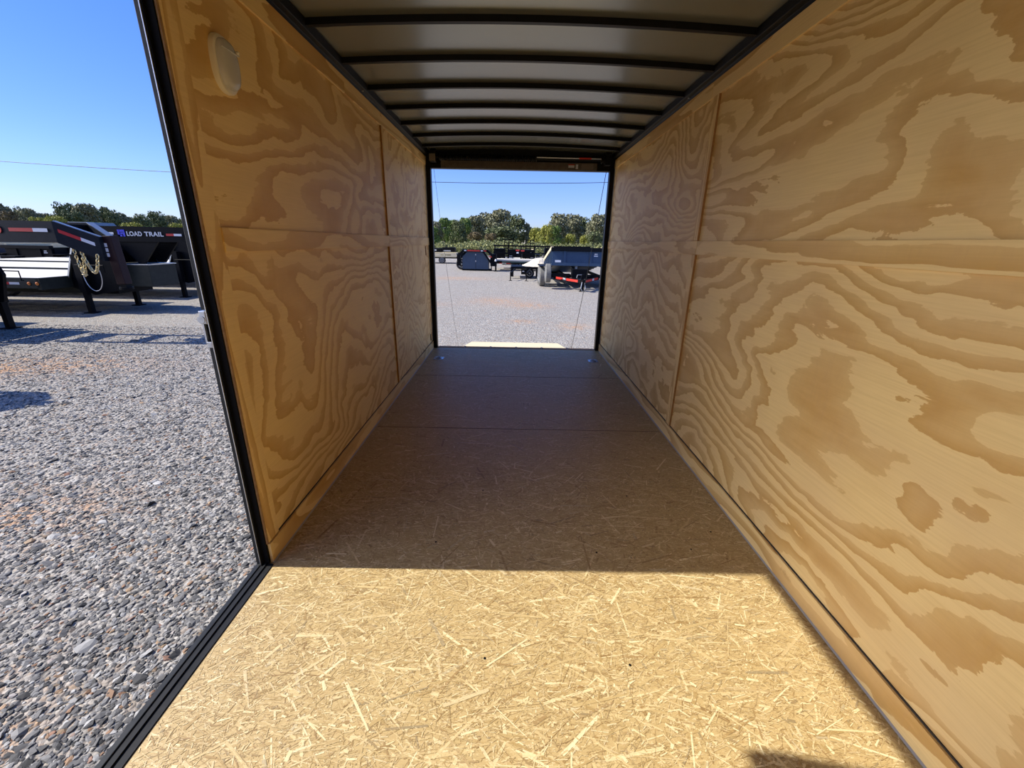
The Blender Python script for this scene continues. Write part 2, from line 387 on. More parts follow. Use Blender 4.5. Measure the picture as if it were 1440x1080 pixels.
# ------------------------------------------------------------------ trailer floor
fb = MB(); fb.box(-1.013, W+.008, YF, YR, -.05, -.0006); fb.box(-W-.008, -1.013, YP, YR, -.05, -.0006); fb.box(-W-.008, -1.013, YF, YO, -.05, -.0006)
def floor_mesh():
    n = 95000
    near = rng.random(n) < .58
    Y = np.where(near, rng.uniform(.25, 2.1, n), rng.uniform(2.0, YR-.06, n))
    X = rng.uniform(-1.02, 1.02, n)
    L = rng.gamma(2.2, .0095, n).clip(.007,.14); Wd = (rng.gamma(1.7, .0017, n)).clip(.0007,.012)
    lw = rng.random(n) < .035; L[lw] = rng.uniform(.05,.17,lw.sum()); Wd[lw] = rng.uniform(.0012,.011,lw.sum())
    th = rng.normal(0, .55, n); un = rng.random(n) < .35; th[un] = rng.uniform(0, math.pi, un.sum())
    c, s_ = np.cos(th), np.sin(th)
    sl_ = rng.random(n) < .22; Wd[sl_] = rng.uniform(.0005,.0014,sl_.sum()); L[sl_] *= 1.5
    keep = (np.abs(X)+np.abs(c)*L/2+np.abs(s_)*Wd < 1.02) & ((X-L*np.abs(c)/2 > -1.009) | (Y-L/2 > YP+.02)) & (np.abs(Y-3.93)-L*np.abs(s_)/2 > .002)& (np.abs(Y-2.71)-L*np.abs(s_)/2 > .002)
    X, Y, L, Wd, c, s_ = [q[keep] for q in (X, Y, L, Wd, c, s_)]; n = len(X)
    Z = rng.uniform(0, .0006, n)
    q = np.array([(-.5,-.5),(.5,-.5),(.5,.5),(-.5,.5)])
    tp = np.stack([np.full(n,1.), np.where(rng.random(n)<.6, rng.uniform(.2,1,n), 1.), np.where(rng.random(n)<.6, rng.uniform(.2,1,n), 1.), np.full(n,1.)], 1)
    lx = q[:,0][None]*L[:,None]; ly = q[:,1][None]*Wd[:,None]*tp
    P = np.stack([X[:,None]+lx*c[:,None]-ly*s_[:,None], Y[:,None]+lx*s_[:,None]+ly*c[:,None], np.repeat(Z[:,None],4,1)+rng.uniform(-.0001,.0001,(n,4))], 2).reshape(-1,3)
    dk = (rng.random(n) < np.where(Wd < .0015, .45, .05)); Wd_ = Wd
    uv = np.stack([lx+X[:,None]+100.*dk[:,None], ly+Y[:,None]], 2).reshape(-1,2)
    bv = np.array(fb.v); nb = len(bv); bf = np.array([f for f in fb.f])
    V = np.concatenate([bv, P]); FF = np.concatenate([bf, (np.arange(n*4)+nb).reshape(-1,4)])
    uvb = bv[bf.ravel()][:,:2]
    me = raw_mesh('floor', V, FF, M_osb, np.concatenate([uvb, uv]))
    o = bpy.data.objects.new('floor', me); COL.objects.link(o)
    return o
floor = struct(floor_mesh(), 'oriented strand board floor, sunlit in front and shaded further in', 'floor')
sb = MB()
for y in (3.93, 2.71, 1.49+.0): 
    pts = []
    if y > 1.6: sb.box(-1.0, 1.0, y-.0012, y+.0012, -.001, .0009)
sb.build('board_joint', mat('dark_joint', (.05,.03,.015), .9), floor)
# screw heads and dark flecks driven into the boards
def fleck(x, y, r):
    q = MB(); q.lathe([(r,0),(r,.0012),(r*.6,.0016)], (x,y,0), n=10); return q
for i, (x, y) in enumerate([(-.13,.98),(.33,.965),(-.47,2.9),(-.73,3.1),(.56,1.9),(.88,1.62),(-.2,1.93),(.05,3.2),(.62,3.4),(-.38,1.52),(.32,1.47),(.74,1.5)]):
    fleck(x, y, .0042).build('screw_head', M_black, floor)

# ------------------------------------------------------------------ walls
wr = MB(); wr.box(W+.012, W+.07, YF-.07, YR+.03, -.30, 2.22)
wall_right = struct(wr.build('wall_right', M_shell), 'long right side wall of the trailer lined with pine plywood', 'wall')
wl = MB(); wl.box(-W-.046, -W-.012, YP+.012, YR+.03, -.30, 2.22); wl.box(-W-.07, -W-.012, YF-.07, YO, -.30, 2.22); wl.box(-W-.07, -W-.012, YO, YP+.012, 2.075, 2.22); wl.box(-W-.047, -W-.012, YO, YP+.012, -.30, -.05)
wall_left = struct(wl.build('wall_left', M_shell), 'left side wall lined with plywood, ending at the open side doorway', 'wall')
wf = MB(); wf.box(-W-.07, W+.07, YF-.07, YF, -.30, 2.22)
wall_front = struct(wf.build('wall_front', plywood('ply_front', 9.3)), 'plywood front wall behind the viewer', 'wall')

def panel(side, y0, y1, z0, z1, seed, parent, **k):
    q = MB(); s = 1 if side == 'right' else -1
    q.box(s*W, s*(W+.0115), y0+.0015, y1-.0015, z0, z1)
    return q.build('plywood_panel', plywood('pine_ply_%d' % int(seed*10), seed, **k), parent)
YS = 2.655; YL = 3.425
panel('right', YF, .22, .095, 1.245, 1.1, wall_right, k=4)
panel('right', YF, .22, 1.247, 2.11, 2.2, wall_right, k=4)
panel('right', .22, YS, .095, 1.245, 3.3, wall_right, k=7.0, tilt=1.1, sy=.62, sz=1.9, duty=.50)
panel('right', .22, YS, 1.247, 2.11, 4.9, wall_right, k=6.6, tilt=.95, sy=.62, sz=2.0, duty=.46)
panel('right', YS, YR-.03, .095, 1.245, 5.5, wall_right, k=7.5, tilt=.8, sy=.9, sz=1.3, duty=.5)
panel('right', YS, YR-.03, 1.247, 2.11, 6.6, wall_right, k=7.5, tilt=1.0, sy=.8, sz=1.5, duty=.5)
panel('left', YP, YL, .095, 1.245, 7.7, wall_left, k=6.6, tilt=.85, sy=.95, sz=1.2, duty=.42)
panel('left', YP, YL, 1.247, 2.11, 8.8, wall_left, k=5.4, tilt=.9, sy=.8, sz=1.7, duty=.5)
panel('left', YL, YR-.03, .095, 1.245, 9.9, wall_left, k=8.5, tilt=.4, sy=1.1, sz=1.2, duty=.4)
panel('left', YL, YR-.03, 1.247, 2.11, 10.4, wall_left, k=8.5, tilt=.4, sy=1.1, sz=1.2, duty=.4)
panel('left', YF, YO, .098, 2.11, 11.4, wall_left, k=4)

trim_n = [0]
def strip(side, y0, y1, z0, z1, th, seed, label, name=None, edge=None, **k):
    q = MB(); s = 1 if side == 'right' else -1
    q.box(s*(W-th), s*(W-.0002), y0, y1, z0, z1)
    if name is None: trim_n[0] += 1; name = 'trim_%d' % trim_n[0]
    kw = dict(k=4, sy=.5, sz=6, tilt=3); kw.update(k)
    return struct(q.build(name, plywood('strip_ply_%d' % int(seed*10), seed, **kw), bevel=.0012), label, 'baseboard' if 'baseboard' in name else 'trim')
# middle rails over the horizontal panel joint
strip('right', YF, 2.60, 1.209, 1.285, .009, 12.1, 'long plywood strip over the middle seam of the right wall', k=2.2, sy=.6, sz=3)
strip('right', 2.604, YR-.03, 1.209, 1.285, .009, 12.7, 'far plywood strip over the middle seam of the right wall', k=4, sy=.8, sz=3)
strip('left', 1.462, 3.43, 1.209, 1.287, .009, 13.3, 'plywood strip over the middle seam of the left wall', k=2.5, sy=.7, sz=3)
strip('left', 3.434, YR-.03, 1.209, 1.287, .009, 13.9, 'far plywood strip over the middle seam of the left wall', k=4, sy=.8, sz=3)
# top rails under the roof
strip('right', YF, 2.70, 2.03, 2.112, .009, 14.2, 'plywood strip along the top of the right wall, near length', k=2)
strip('right', 2.703, YR-.03, 2.03, 2.112, .009, 14.8, 'plywood strip along the top of the right wall, far length', k=3)
strip('left', YP+.01, 2.74, 2.03, 2.112, .009, 15.4, 'plywood strip along the top of the left wall, near length', k=2)
strip('left', 2.743, YR-.03, 2.03, 2.112, .009, 15.9, 'plywood strip along the top of the left wall, far length', k=3)
# vertical battens
vk = dict(k=3, sy=9, sz=.5, tilt=.4)
for (side, y0, y1, z0, z1, sd, lb) in (
    ('right', 2.60, 2.665, .098, 1.207, 16.3, 'vertical batten on the right wall below the middle strip'),
    ('right', 2.60, 2.665, 1.287, 2.028, 16.9, 'vertical batten on the right wall above the middle strip'),
    ('left', 3.405, 3.45, .098, 1.207, 17.3, 'vertical batten on the left wall below the middle strip'),
    ('left', 3.405, 3.45, 1.289, 2.028, 17.9, 'vertical batten on the left wall above the middle strip')):
    o = strip(side, y0, y1, z0, z1, .012, sd, lb, **vk)
    s = 1 if side == 'right' else -1
    q = MB(); q.box(s*(W-.0118), s*(W-.0002), y0-.0015, y0-.0001, z0, z1); q.build('batten_edge', M_brownedge, o)  # front edge coloured dark brown, its shade put into the colour
strip('left', YP+.012, 1.462, .092, 2.028, .005, 18.4, 'vertical plywood edge board beside the side doorway', k=2.2, sy=5, sz=.55, tilt=.3, duty=.3)

# baseboards
M_gap = mat('dark_gap', (.05,.04,.03), .9)
for side, s, sd in (('right', 1, 19.5), ('left', -1, 20.7)):
    y0 = YF if s > 0 else YP+.006
    o = strip(side, y0, YR-.03, .0012, .0905, .012, sd, 'low plywood baseboard along the %s wall' % side, name='baseboard_'+side, k=2.2, sy=.8, sz=4)
    q = MB(); q.box(s*(W-.004), s*(W-.0005), y0, YR-.03, .0905, .0945); q.build('shadow_gap', M_gap, o)
    q = MB(); q.prism([(s*(W-.012), .001), (s*(W-.0165), .001), (s*(W-.012), .007)], 'y', y0, YR-.03)
    q.build('sealant_bead', mat('grey_sealant_'+side, (.34,.31,.27), .6), o)

# end of the left wall at the doorway
pe = MB(); pe.box(-W+.0004, -W+.0048, YP+.001, YP+.0115, .0925, 2.03)
trim_n[0] += 1
struct(pe.build('trim_%d' % trim_n[0], M_edge), 'raw laminated plywood edge facing the side doorway', 'trim')

d2 = bpy.data.objects.new('door_2', None); COL.objects.link(d2); d2.location = (-W-.04, YP, 0); struct(d2, 'open side doorway in the left wall with black frame', 'door')
def rel(q, p): q.v = [(a-p[0], b-p[1], c-p[2]) for a, b, c in q.v]; return q
D2 = (-W-.04, YP, 0)
j = MB(); j.box(-W-.026, -W-.0002, YP-.004, YP+.0115, .004, 2.075); j.box(-W-.026, -W-.021, YP-.014, YP-.004, .004, 2.075)
rel(j, D2).build('jamb_channel', M_rubber, d2)
j = MB(); j.box(-W-.0285, -W-.0262, YP-.018, YP+.010, .004, 2.075); rel(j, D2).build('bright_edge', M_bright, d2, label='thin bare metal edge of the jamb')
j = MB()
for (a, b) in ((.004, .905), (1.03, 2.075)): j.box(-W-.046, -W-.029, YP-.012, YP+.0115, a, b)
rel(j, D2).build('outer_jamb', M_char, d2, bevel=.002)
j = MB(); j.box(-W-.07, -W-.005, YO, YP-.02, 2.04, 2.074); rel(j, D2).build('header', M_black, d2)
j = MB(); j.box(-W-.052, -W+.012, YO, YO+.03, .004, 2.04); rel(j, D2).build('jamb', M_black, d2)
j = MB(); j.box(-W-.030, -1.0135, YO, YP-.004, -.03, .003); j.box(-W-.014, -W-.008, YO, YP-.004, .003, .008)
rel(j, D2).build('sill', M_sill, d2)
j = MB(); j.box(-W-.048, -W-.030, YO, YP-.0, -.05, .007); rel(j, D2).build('outer_sill_lip', M_char, d2, bevel=.002)
j = MB(); j.prism([(.10,1.73),(.735,1.73),(.69,1.98),(.10,1.98)], 'x', -W-.16, -W-.08); j.box(-W-.10, -W-.078, .2, .6, 1.9, 2.2); rel(j, D2).build('shadow_blocker', M_black, d2, label='unseen black block added above the side doorway to shade the floor')  # added block out of view, shaped to cast the dark patch on the floor

# ramp door and its frame at the rear
d1 = bpy.data.objects.new('door_1', None); COL.objects.link(d1); d1.location = (0, YR, 0); struct(d1, 'rear doorway with the ramp door lowered to the gravel', 'door')
D1 = (0, YR, 0)
for s in (-1, 1):
    j = MB(); j.box(s*.976, s*(W+.045), YR-.028, YR+.05, 0, 2.21); rel(j, D1).build('jamb', M_black, d1, bevel=.003)
    j = MB(); j.box(s*(W+.0), s*(W-.006), YR-.06, YR-.029, .1, 2.03); rel(j, D1).build('edge_strip', M_bright, d1, label='thin bright strip where the plywood meets the jamb')
j = MB(); j.box(-.976, .976, YR-.028, YR+.05, 2.003, 2.21); rel(j, D1).build('header', M_black, d1)
j = MB(); j.box(-.86, .83, YR-.034, YR-.0285, 2.0055, 2.078); rel(j, D1).build('header_board', noisy('dusty_brown_board', (.13,.11,.09), (.18,.155,.13), 18, .7), d1)
j = MB(); j.box(.52, .585, YR-.036, YR-.0345, 2.030, 2.055); j.cur = 1; j.box(.52, .585, YR-.0365, YR-.0345, 2.055, 2.064); j.cur = 0
j.box(.60, .625, YR-.036, YR-.0345, 2.020, 2.064); rel(j, D1).build('warning_label', [M_white, M_redf], d1)
j = MB(); j.box(.66, .79, YR-.036, YR-.0345, 2.012, 2.068); rel(j, D1).build('grey_label', mat('faded_label', (.22,.19,.16), .6), d1)
j = MB(); j.box(-.976, .976, YR+.0, YR+.05, -.03, .004); rel(j, D1).build('threshold', M_edge, d1)
for x in (-.64,-.32,0,.32,.64):
    j = MB(); j.cyl((x-.012, YR+.046, .0085), (x+.012, YR+.046, .0085), .006, 8); j.box(x-.003, x+.003, YR+.0, YR+.05, .004, .006); rel(j, D1).build('hinge', M_zinc, d1)
j = MB(); j.prism([(YR+.06,-.01),(7.12,-.535),(7.12,-.50),(YR+.06,.006)][0:4], 'x', -.965, .965)
rel(j, D1).build('ramp_panel', plywood('ramp_ply', 22.2), d1)
j = MB(); top = [(-.905, 7.13), (.905, 7.13), (.80, 7.62), (-.80, 7.62)]
j.add([(x, y, -.488 - (y-7.13)*.05) for x, y in top]+[(x, y, -.52-(y-7.13)*.06) for x, y in top], [(0,1,2,3),(7,6,5,4),(0,4,5,1),(1,5,6,2),(2,6,7,3),(3,7,4,0)])
rel(j, D1).build('ramp_flap', M_yell, d1, label='pale plywood flap at the end of the ramp')

# spring bar over the rear doorway
ts = thing('torsion_spring', (0, YR-.09, 2.10), 'black coiled lift spring and silver rod across the top of the rear doorway', 'spring')
def relt(q, t): return rel(q, t.location)
q = MB()
c0 = Vector((-.88, YR-.09, 2.10)); n_c = 46
pts = [(c0.x+ i/(n_c*10)*1.05, c0.y+.020*math.cos(i*.628), c0.z+.020*math.sin(i*.628)) for i in range(n_c*10+1)]
q.tube(pts, .0085, 5); relt(q, ts).build('coil', M_black, ts, smooth=True)
q = MB(); q.cyl((-.95,YR-.09,2.10), (.95,YR-.09,2.10), .009, 10); relt(q, ts).build('rod', M_black, ts, smooth=True)
q = MB(); q.cyl((.17,YR-.115,2.112), (.86,YR-.115,2.108), .006, 10); relt(q, ts).build('silver_rod', M_zinc, ts, smooth=True)
q = MB(); q.box(.62,.75,YR-.123,YR-.121,2.100,2.116); relt(q, ts).build('red_label', M_redf, ts)
for x in (-.93, .93):
    q = MB(); s = 1 if x > 0 else -1
    q.box(x-.03, x+.03, YR-.13, YR-.03, 2.05, 2.155); q.lathe([(.034,0),(.034,.014),(.02,.016),(.02,.03),(.034,.032),(.034,.04)], (x-s*.075, YR-.09, 2.10), 'x', 20)
    relt(q, ts).build('end_bracket', M_black, ts)
q = MB(); q.box(-.965,-.90,YR-.134,YR-.131,2.055,2.125); relt(q, ts).build('bracket_plate', mat('grey_plate', (.28,.25,.22), .5, .4), ts)

for s, nm, r in ((-1, 'thin steel lift cable hanging at the left side of the rear doorway', .0016), (1, 'twisted steel lift cable hanging at the right side of the rear doorway', .0034)):
    t = thing('lift_cable', (s*.955, YR+.06, 2.05), nm, 'cable')
    q = MB(); P0 = Vector((s*.955, YR+.06, 2.03)); P1 = Vector((s*.93, 6.75, -.42))
    pts = [P0.lerp(P1, i/24)+Vector((0, .0, -.12*math.sin(math.pi*i/24))) for i in range(25)]
    q.tube(pts, r, 6); relt(q, t).build('strand', M_rail if s < 0 else M_char, t)
    q = MB(); q.tube([P1+Vector((0,.03*math.cos(a),.03*math.sin(a)+.0)) for a in np.linspace(0,6.0,14)], .004, 6); relt(q, t).build('end_loop', M_zinc, t)

# ------------------------------------------------------------------ roof
def roofz(x): return 2.168 + .028*(1-(x/1.0)**2)
rf = MB(); nx = 24
xs = [-1.045+2.09*i/nx for i in range(nx+1)]
vs_ = [(x, y, roofz(x)+dz) for dz in (0, .012) for y in (YF-.05, YR+.06) for x in xs]; n1 = nx+1
fs = []
for i in range(nx):
    fs += [(i, i+1, n1+i+1, n1+i), (2*n1+i, 3*n1+i, 3*n1+i+1, 2*n1+i+1), (i, 2*n1+i, 2*n1+i+1, i+1), (n1+i, n1+i+1, 3*n1+i+1, 3*n1+i)]
fs += [(0, n1, 3*n1, 2*n1), (n1-1, 3*n1-1, 4*n1-1, 2*n1-1)]
rf.add(vs_, fs)
ceiling = struct(rf.build('ceiling', M_roof, smooth=True), 'arched grey sheet metal roof crossed by black roof bows', 'ceiling')
for k in range(-10, 7):
    y = 2.235+.412*k
    q = MB(); n_ = 20; vs_ = []; fs = []
    prof = [(-.001,-.001),(.0,-.027),(.026,-.027),(.027,-.001)]
    for i in range(n_+1):
        x = -1.0+2.0*i/n_
        vs_ += [(x, y+a, roofz(x)+b) for a, b in prof]
    for i in range(n_):
        for t in range(4): fs.append((i*4+t, i*4+(t+1)%4, i*4+4+(t+1)%4, i*4+4+t))
    q.add(vs_, fs).build('roof_bow', M_rail, ceiling, smooth=True)
for s, nm in ((-1, 'left'), (1, 'right')):
    trim_n[0] += 1
    q = MB(); q.prism([(s*(W+.012),2.112),(s*(W-.006),2.112),(s*(W-.012),2.126),(s*(W-.036),2.132),(s*(W-.045),2.166),(s*(W+.012),2.17)], 'y', YF, YR-.03)
    o = struct(q.build('trim_%d' % trim_n[0], M_rail, bevel=.002), 'black cove rail under the roof along the %s wall' % nm, 'trim')
    q = MB(); q.lathe([(.006,0),(.006,.004),(.003,.006)], (s*(W-.018), 3.03, 2.128), 'z', 10); q.v = [(a,b,2.128-(c-2.128)) for a,b,c in q.v]; q.build('screw', M_zinc, o)

# ------------------------------------------------------------------ dome lamp
t = thing('dome_lamp', (-W, 1.63, 1.79), 'oval cream wall lamp with clear ribbed lens high on the left wall', 'lamp')
def oval(prof, m_, nm, by=.058, bz=.083, cy=1.63, cz=1.79):
    q = MB(); vs_ = []; n_ = 40
    for (k, h) in prof:
        for j_ in range(n_):
            a = 2*math.pi*j_/n_; e = .8
            ca, sa = math.cos(a), math.sin(a)
            vs_.append((-W+h, cy+k*by*math.copysign(abs(ca)**e, ca), cz+k*bz*math.copysign(abs(sa)**e, sa)))
    fs = [(i*n_+j_, i*n_+(j_+1)%n_, (i+1)*n_+(j_+1)%n_, (i+1)*n_+j_) for i in range(len(prof)-1) for j_ in range(n_)] + [tuple(range(n_-1,-1,-1)), tuple(range((len(prof)-1)*n_, len(prof)*n_))]
    q.add(vs_, fs); relt(q, t); return q.build(nm, m_, t, smooth=True)
oval([(1,.0005),(1.0,.010),(.96,.016),(.88,.018)], M_cream, 'base')
oval([(.86,.0165),(.85,.026),(.78,.033),(.62,.037),(.4,.0385),(.1,.039)], M_lens, 'lens')
q = MB(); q.box(-W+.034, -W+.0405, 1.588, 1.672, 1.826, 1.829); relt(q, t).build('lens_rib', M_lens, t)
q = MB(); q.lathe([(.006,.03),(.006,.040),(.004,.042)], (-W, 1.668, 1.835), 'x', 12); relt(q, t).build('switch', M_cream, t)

# ------------------------------------------------------------------ keeper latch on the doorway jamb
t = thing('latch_keeper', (-W-.039, YP, .97), 'shiny zinc latch keeper on the jamb of the side doorway', 'latch')
q = MB(); q.box(-W-.052,-W-.029,YP-.02,YP+.012,.985,1.028); relt(q, t).build('top_plate', M_zinc, t, bevel=.003)
q = MB(); q.box(-W-.046,-W-.029,YP-.018,YP+.012,.905,.925); relt(q, t).build('bottom_plate', M_zinc, t, bevel=.002)
q = MB(); q.box(-W-.050,-W-.044,YP-.016,YP+.006,.92,.99); relt(q, t).build('side_arm', M_zinc, t)
q = MB(); q.box(-W-.044,-W-.030,YP-.006,YP+.006,.925,.985); relt(q, t).build('strike_pocket', M_rubber, t)
q = MB(); q.cyl((-W-.046,YP-.022,1.0),(-W-.046,YP-.018,1.0),.012,16); relt(q, t).build('rivet', M_zinc, t, smooth=True)

# ------------------------------------------------------------------ D-ring tie-downs
for i, (x, y) in enumerate(((-.877,4.555),(.866,4.556))):
    if i == 0:
        t = thing('tie_down_ring', (x, y, 0), 'zinc D-ring plate in the floor near the left rear corner', 'tie-down', 'floor tie-downs by the rear doorway'); first = t
        q = MB(); q.box(-.055,.055,-.055,.055,.0008,.004)
        q.build('plate', M_zinc, t, bevel=.0015)
        q = MB(); q.lathe([(.034,.0041),(.034,.0048)], (0,0,0), n=24); q.build('recess', M_rubber, t)
        q = MB(); q.tube([(.026*math.cos(a), .026*math.sin(a)+.004, .011+.004*math.sin(a)) for a in np.linspace(0, 2*math.pi, 20)[:-1]], .0045, 8, closed=True); q.build('ring', M_zinc, t, smooth=True)
        q = MB()
        for sx in (-1,1):
            for sy in (-1,1): q = MB(); q.lathe([(.006,.004),(.006,.006),(.003,.0065)], (sx*.045, sy*.045, 0), n=10); q.build('bolt_head', M_zinc, t)
    else:
        t = copy_tree(first); t.location = (x, y, 0); t['label'] = 'zinc D-ring plate in the floor near the right rear corner'

# small openings in the left rear panel
for (y, z0, z1, lb) in ((4.93, .12+.0, .195, 'small black strap slot low on the left wall by the rear jamb'), (4.86, 1.10, 1.20, 'small brown slot plate at mid height on the left wall by the rear jamb')):
    t = thing('slot_plate', (-W, y, z0), lb, 'wall plate')
    q = MB(); q.box(-W+.0003, -W+.004, y-.018, y+.018, z0, z1); relt(q, t).build('plate', M_brownedge if z0 > 1 else M_rubber, t)
    q = MB(); q.box(-W+.0041, -W+.0046, y-.006, y+.006, z0+.012, z1-.012); relt(q, t).build('slot', M_rubber, t)

# ================================================================== THE YARD
def wheel(t, x, y, r, w_, name='wheel', tm=None, z=None, rim=M_rim):
    z = r if z is None else z; tm = tm or M_tire
    q = MB(); q.lathe([(r*.62,-w_*.5),(r*.9,-w_*.5),(r,-w_*.36),(r,w_*.36),(r*.9,w_*.5),(r*.62,w_*.5)], (x,y,z), 'y', 28)
    o = q.build(name, tm, t, smooth=True)
    q = MB(); q.lathe([(r*.60,-w_*.42),(r*.60,-w_*.51),(r*.5,-w_*.515),(r*.44,-w_*.40),(r*.2,-w_*.36),(r*.17,-w_*.52),(r*.05,-w_*.54)], (x,y,z), 'y', 20)
    q.build('rim', rim, o, smooth=True)
    return o
def wheelx(t, x, y, r, w_, z, tm):
    q = MB(); q.lathe([(r*.62,-w_*.5),(r*.9,-w_*.5),(r,-w_*.36),(r,w_*.36),(r*.9,w_*.5),(r*.62,w_*.5)], (x,y,z), 'x', 28)
    o = q.build('wheel', tm, t, smooth=True)
    q = MB(); q.lathe([(r*.60,-w_*.42),(r*.60,-w_*.51),(r*.5,-w_*.515),(r*.44,-w_*.40),(r*.2,-w_*.36),(r*.17,-w_*.52)], (x,y,z), 'x', 20)
    q.build('rim', M_rim, o, smooth=True)
    return o

def gooseneck():
    t = thing('gooseneck_trailer', (-10.15, 7.5, G), 'x', 'trailer', 'gooseneck flatbed trailers parked in a row left of the doorway')
    # deck and frame
    q = MB()
    for k in range(13): q.box(-9.2, -.42, -1.20+.1855*k, -1.20+.1855*k+.180, .80, .85)
    q.build('deck', M_deck, t)
    q = MB()
    for s in (-1, 1): q.box(-9.2, -.38, s*1.20, s*1.27, .63, .856); q.box(-9.2, -.1, s*.42, s*.50, .45, .78)
    for k in range(12): q.box(-9.1+.75*k, -9.04+.75*k, -1.2, 1.2, .70, .79)
    q.box(-.44, -.36, -1.27, 1.27, .60, .856)
    q.build('frame', M_green, t)
    for k in range(5):
        q = MB(); x0 = -1.3-1.75*k; q.box(x0, x0+.26, -1.2745, -1.27, .71, .76); q.cur = 1; q.box(x0+.26, x0+.48, -1.2745, -1.27, .71, .76)
        q.build('reflective_tape', [M_red, M_white], t)
    for x in (-.6, -.42):
        q = MB(); q.lathe([(.035,0),(.035,-.012),(.02,-.02)], (x,-1.272,.735), 'y', 14); q.build('marker_light', M_amber, t)
    # riser between deck and neck
    q = MB(); prof = [(-.42,.70),(-.02,1.62),(.74,1.64),(.95,1.05),(.80,.55),(.1,.42),(-.42,.60)]
    for s in (-1,1): q.prism(prof, 'y', s*.50, s*.56)
    q.prism([(-.40,.62),(-.01,1.56),(.05,1.56),(-.30,.60)], 'y', -.55, .55); q.box(.12,.62,-.5,.5,.45,.60); q.box(.2,.7,-.5,.5,1.45,1.6)
    q.build('riser', M_trblack, t)
    q = MB(); q.prism([(-.45,.68),(-.05,1.60),(-.01,1.60),(-.41,.68)], 'y', -.60, .60); q.build('riser_plate', M_green, t)
    for s in (-1, 1):
        q = MB(); q.bar((-.44,s*.61,.68), (-.03,s*.61,1.62), .02, .035); q.build('plate_edge', M_silver, t)
    # neck beams converge on the coupler
    for s in (-1, 1):
        ya, yb, yc = s*.32, s*.30, s*.10; wd = .05
        q = MB()
        def sec(x, z0, z1, y): return [(x,y-wd,z0),(x,y+wd,z0),(x,y+wd,z1),(x,y-wd,z1)]
        pr = [sec(.18,1.66,1.90,ya), sec(.34,1.64,1.985,ya), sec(2.50,1.655,1.985,yb), sec(3.0,1.37,1.755,yc)]
        if s < 0 or True:
            vs_ = [p for r_ in pr for p in r_]; fs = [(3,2,1,0),(12,13,14,15)]
            for i in range(3):
                for k in range(4): fs.append((i*4+k, i*4+(k+1)%4, i*4+4+(k+1)%4, i*4+4+k))
            q.add(vs_, fs); q.build('neck_beam', M_dkgrey, t)
        q = MB(); q.bar((2.50,yb,1.99), (3.0,yc,1.761), .10, .012); q.build('flange', mat_fl, t)
    for a_ in ((.3,.5,-.27,.27,1.7,1.95), (1.4,1.5,-.27,.27,1.7,1.9), (2.4,2.5,-.25,.25,1.68,1.95)): q = MB(); q.box(*a_); q.build('cross_brace', M_trblack, t)
    for s in (-1, 1): q = MB(); q.prism([(.72,1.66),(1.72,1.66),(1.28,1.15),(1.14,1.15)], 'y', s*.28, s*.33); q.build('gusset', M_trblack, t)
    q = MB(); q.bar((3.06,0,1.78), (3.10,0,.98), .15, .15); q.build('coupler_tube', M_maroon, t, bevel=.01)
    q = MB(); q.bar((3.09,0,1.2), (3.11,0,.90), .11, .11); q.lathe([(.10,-.02),(.10,.02)], (3.11,0,.91), 'z', 16); q.build('coupler_foot', M_trblack, t)
    q = MB(); 
    for z in (1.60, 1.52, 1.44): q.box(2.99, 3.045, -.081, -.079, z, z+.06)
    q.build('labels', M_white, t)
    # tool box under the neck
    q = MB(); q.box(.50, 1.42, -.42, .42, .62, 1.12); q.build('tool_box', M_green, t, bevel=.01)
    q = MB(); q.box(.48, 1.44, -.44, .44, 1.121, 1.14); q.build('tool_box_lid', M_silver, t)
    q = MB(); q.lathe([(.035,0),(.035,-.012),(.015,-.02)], (.80,-.421,1.04), 'y', 16); q.build('lock', M_zinc, t)
    # jacks
    for s in (-1, 1):
        q = MB(); q.box(-.05,.05,s*.66-.05,s*.66+.05,.02,.60); q.build('jack_leg', M_trblack, t)
        q = MB(); q.box(-.07,.07,s*.66-.07,s*.66+.07,.50,1.35); q.build('jack_housing', M_trblack, t)
        q = MB(); q.box(-.11,.11,s*.66-.11,s*.66+.11,0.0,.022); q.build('jack_foot', M_trblack, t)
        q = MB(); q.tube([(.0,s*.66-.09,1.12),(.70,s*.66-.14,1.12),(.70,s*.66-.14,.95),(.74,s*.66-.14,.95)], .011, 6); q.build('crank_handle', M_trblack, t)
    # hanging safety chains
    for (xa, xb, drop) in ((2.60, 2.72, .36), (2.72, 2.96, .28)):
        q = MB(); nL = 15
        for i in range(nL):
            u = i/(nL-1); px = xa+(xb-xa)*u; pz = 1.50-.2*(px-2.7)-drop*4*u*(1-u)
            pd = Vector((xb-xa, 0, -.2*(xb-xa)-drop*4*(1-2*u))).normalized()
            sd = Vector((0,1,0)) if i % 2 else Vector((-pd.z,0,pd.x))
            q.tube([Vector((px,-.22,pz))+pd*(.040*math.cos(a))+sd*(.022*math.sin(a)) for a in np.linspace(0,2*math.pi,11)[:-1]], .0085, 5, closed=True)
        q.build('safety_chain', M_chain, t, smooth=True)
    q = MB(); q.tube([(2.80+.15*math.cos(a), -.24, 1.14+.26*math.sin(a)) for a in np.linspace(math.pi*.95, 2.1*math.pi, 22)], .006, 5); q.build('breakaway_cable', M_silver, t, smooth=True)
    for x in (-5.0, -5.95):
        for s in (-1, 1): wheel(t, x, s*1.02, .39, .24)
    return t
mat_fl = mat('blue_grey_flange', (.16,.20,.27), .3, .3)
g0 = gooseneck(); gl = []
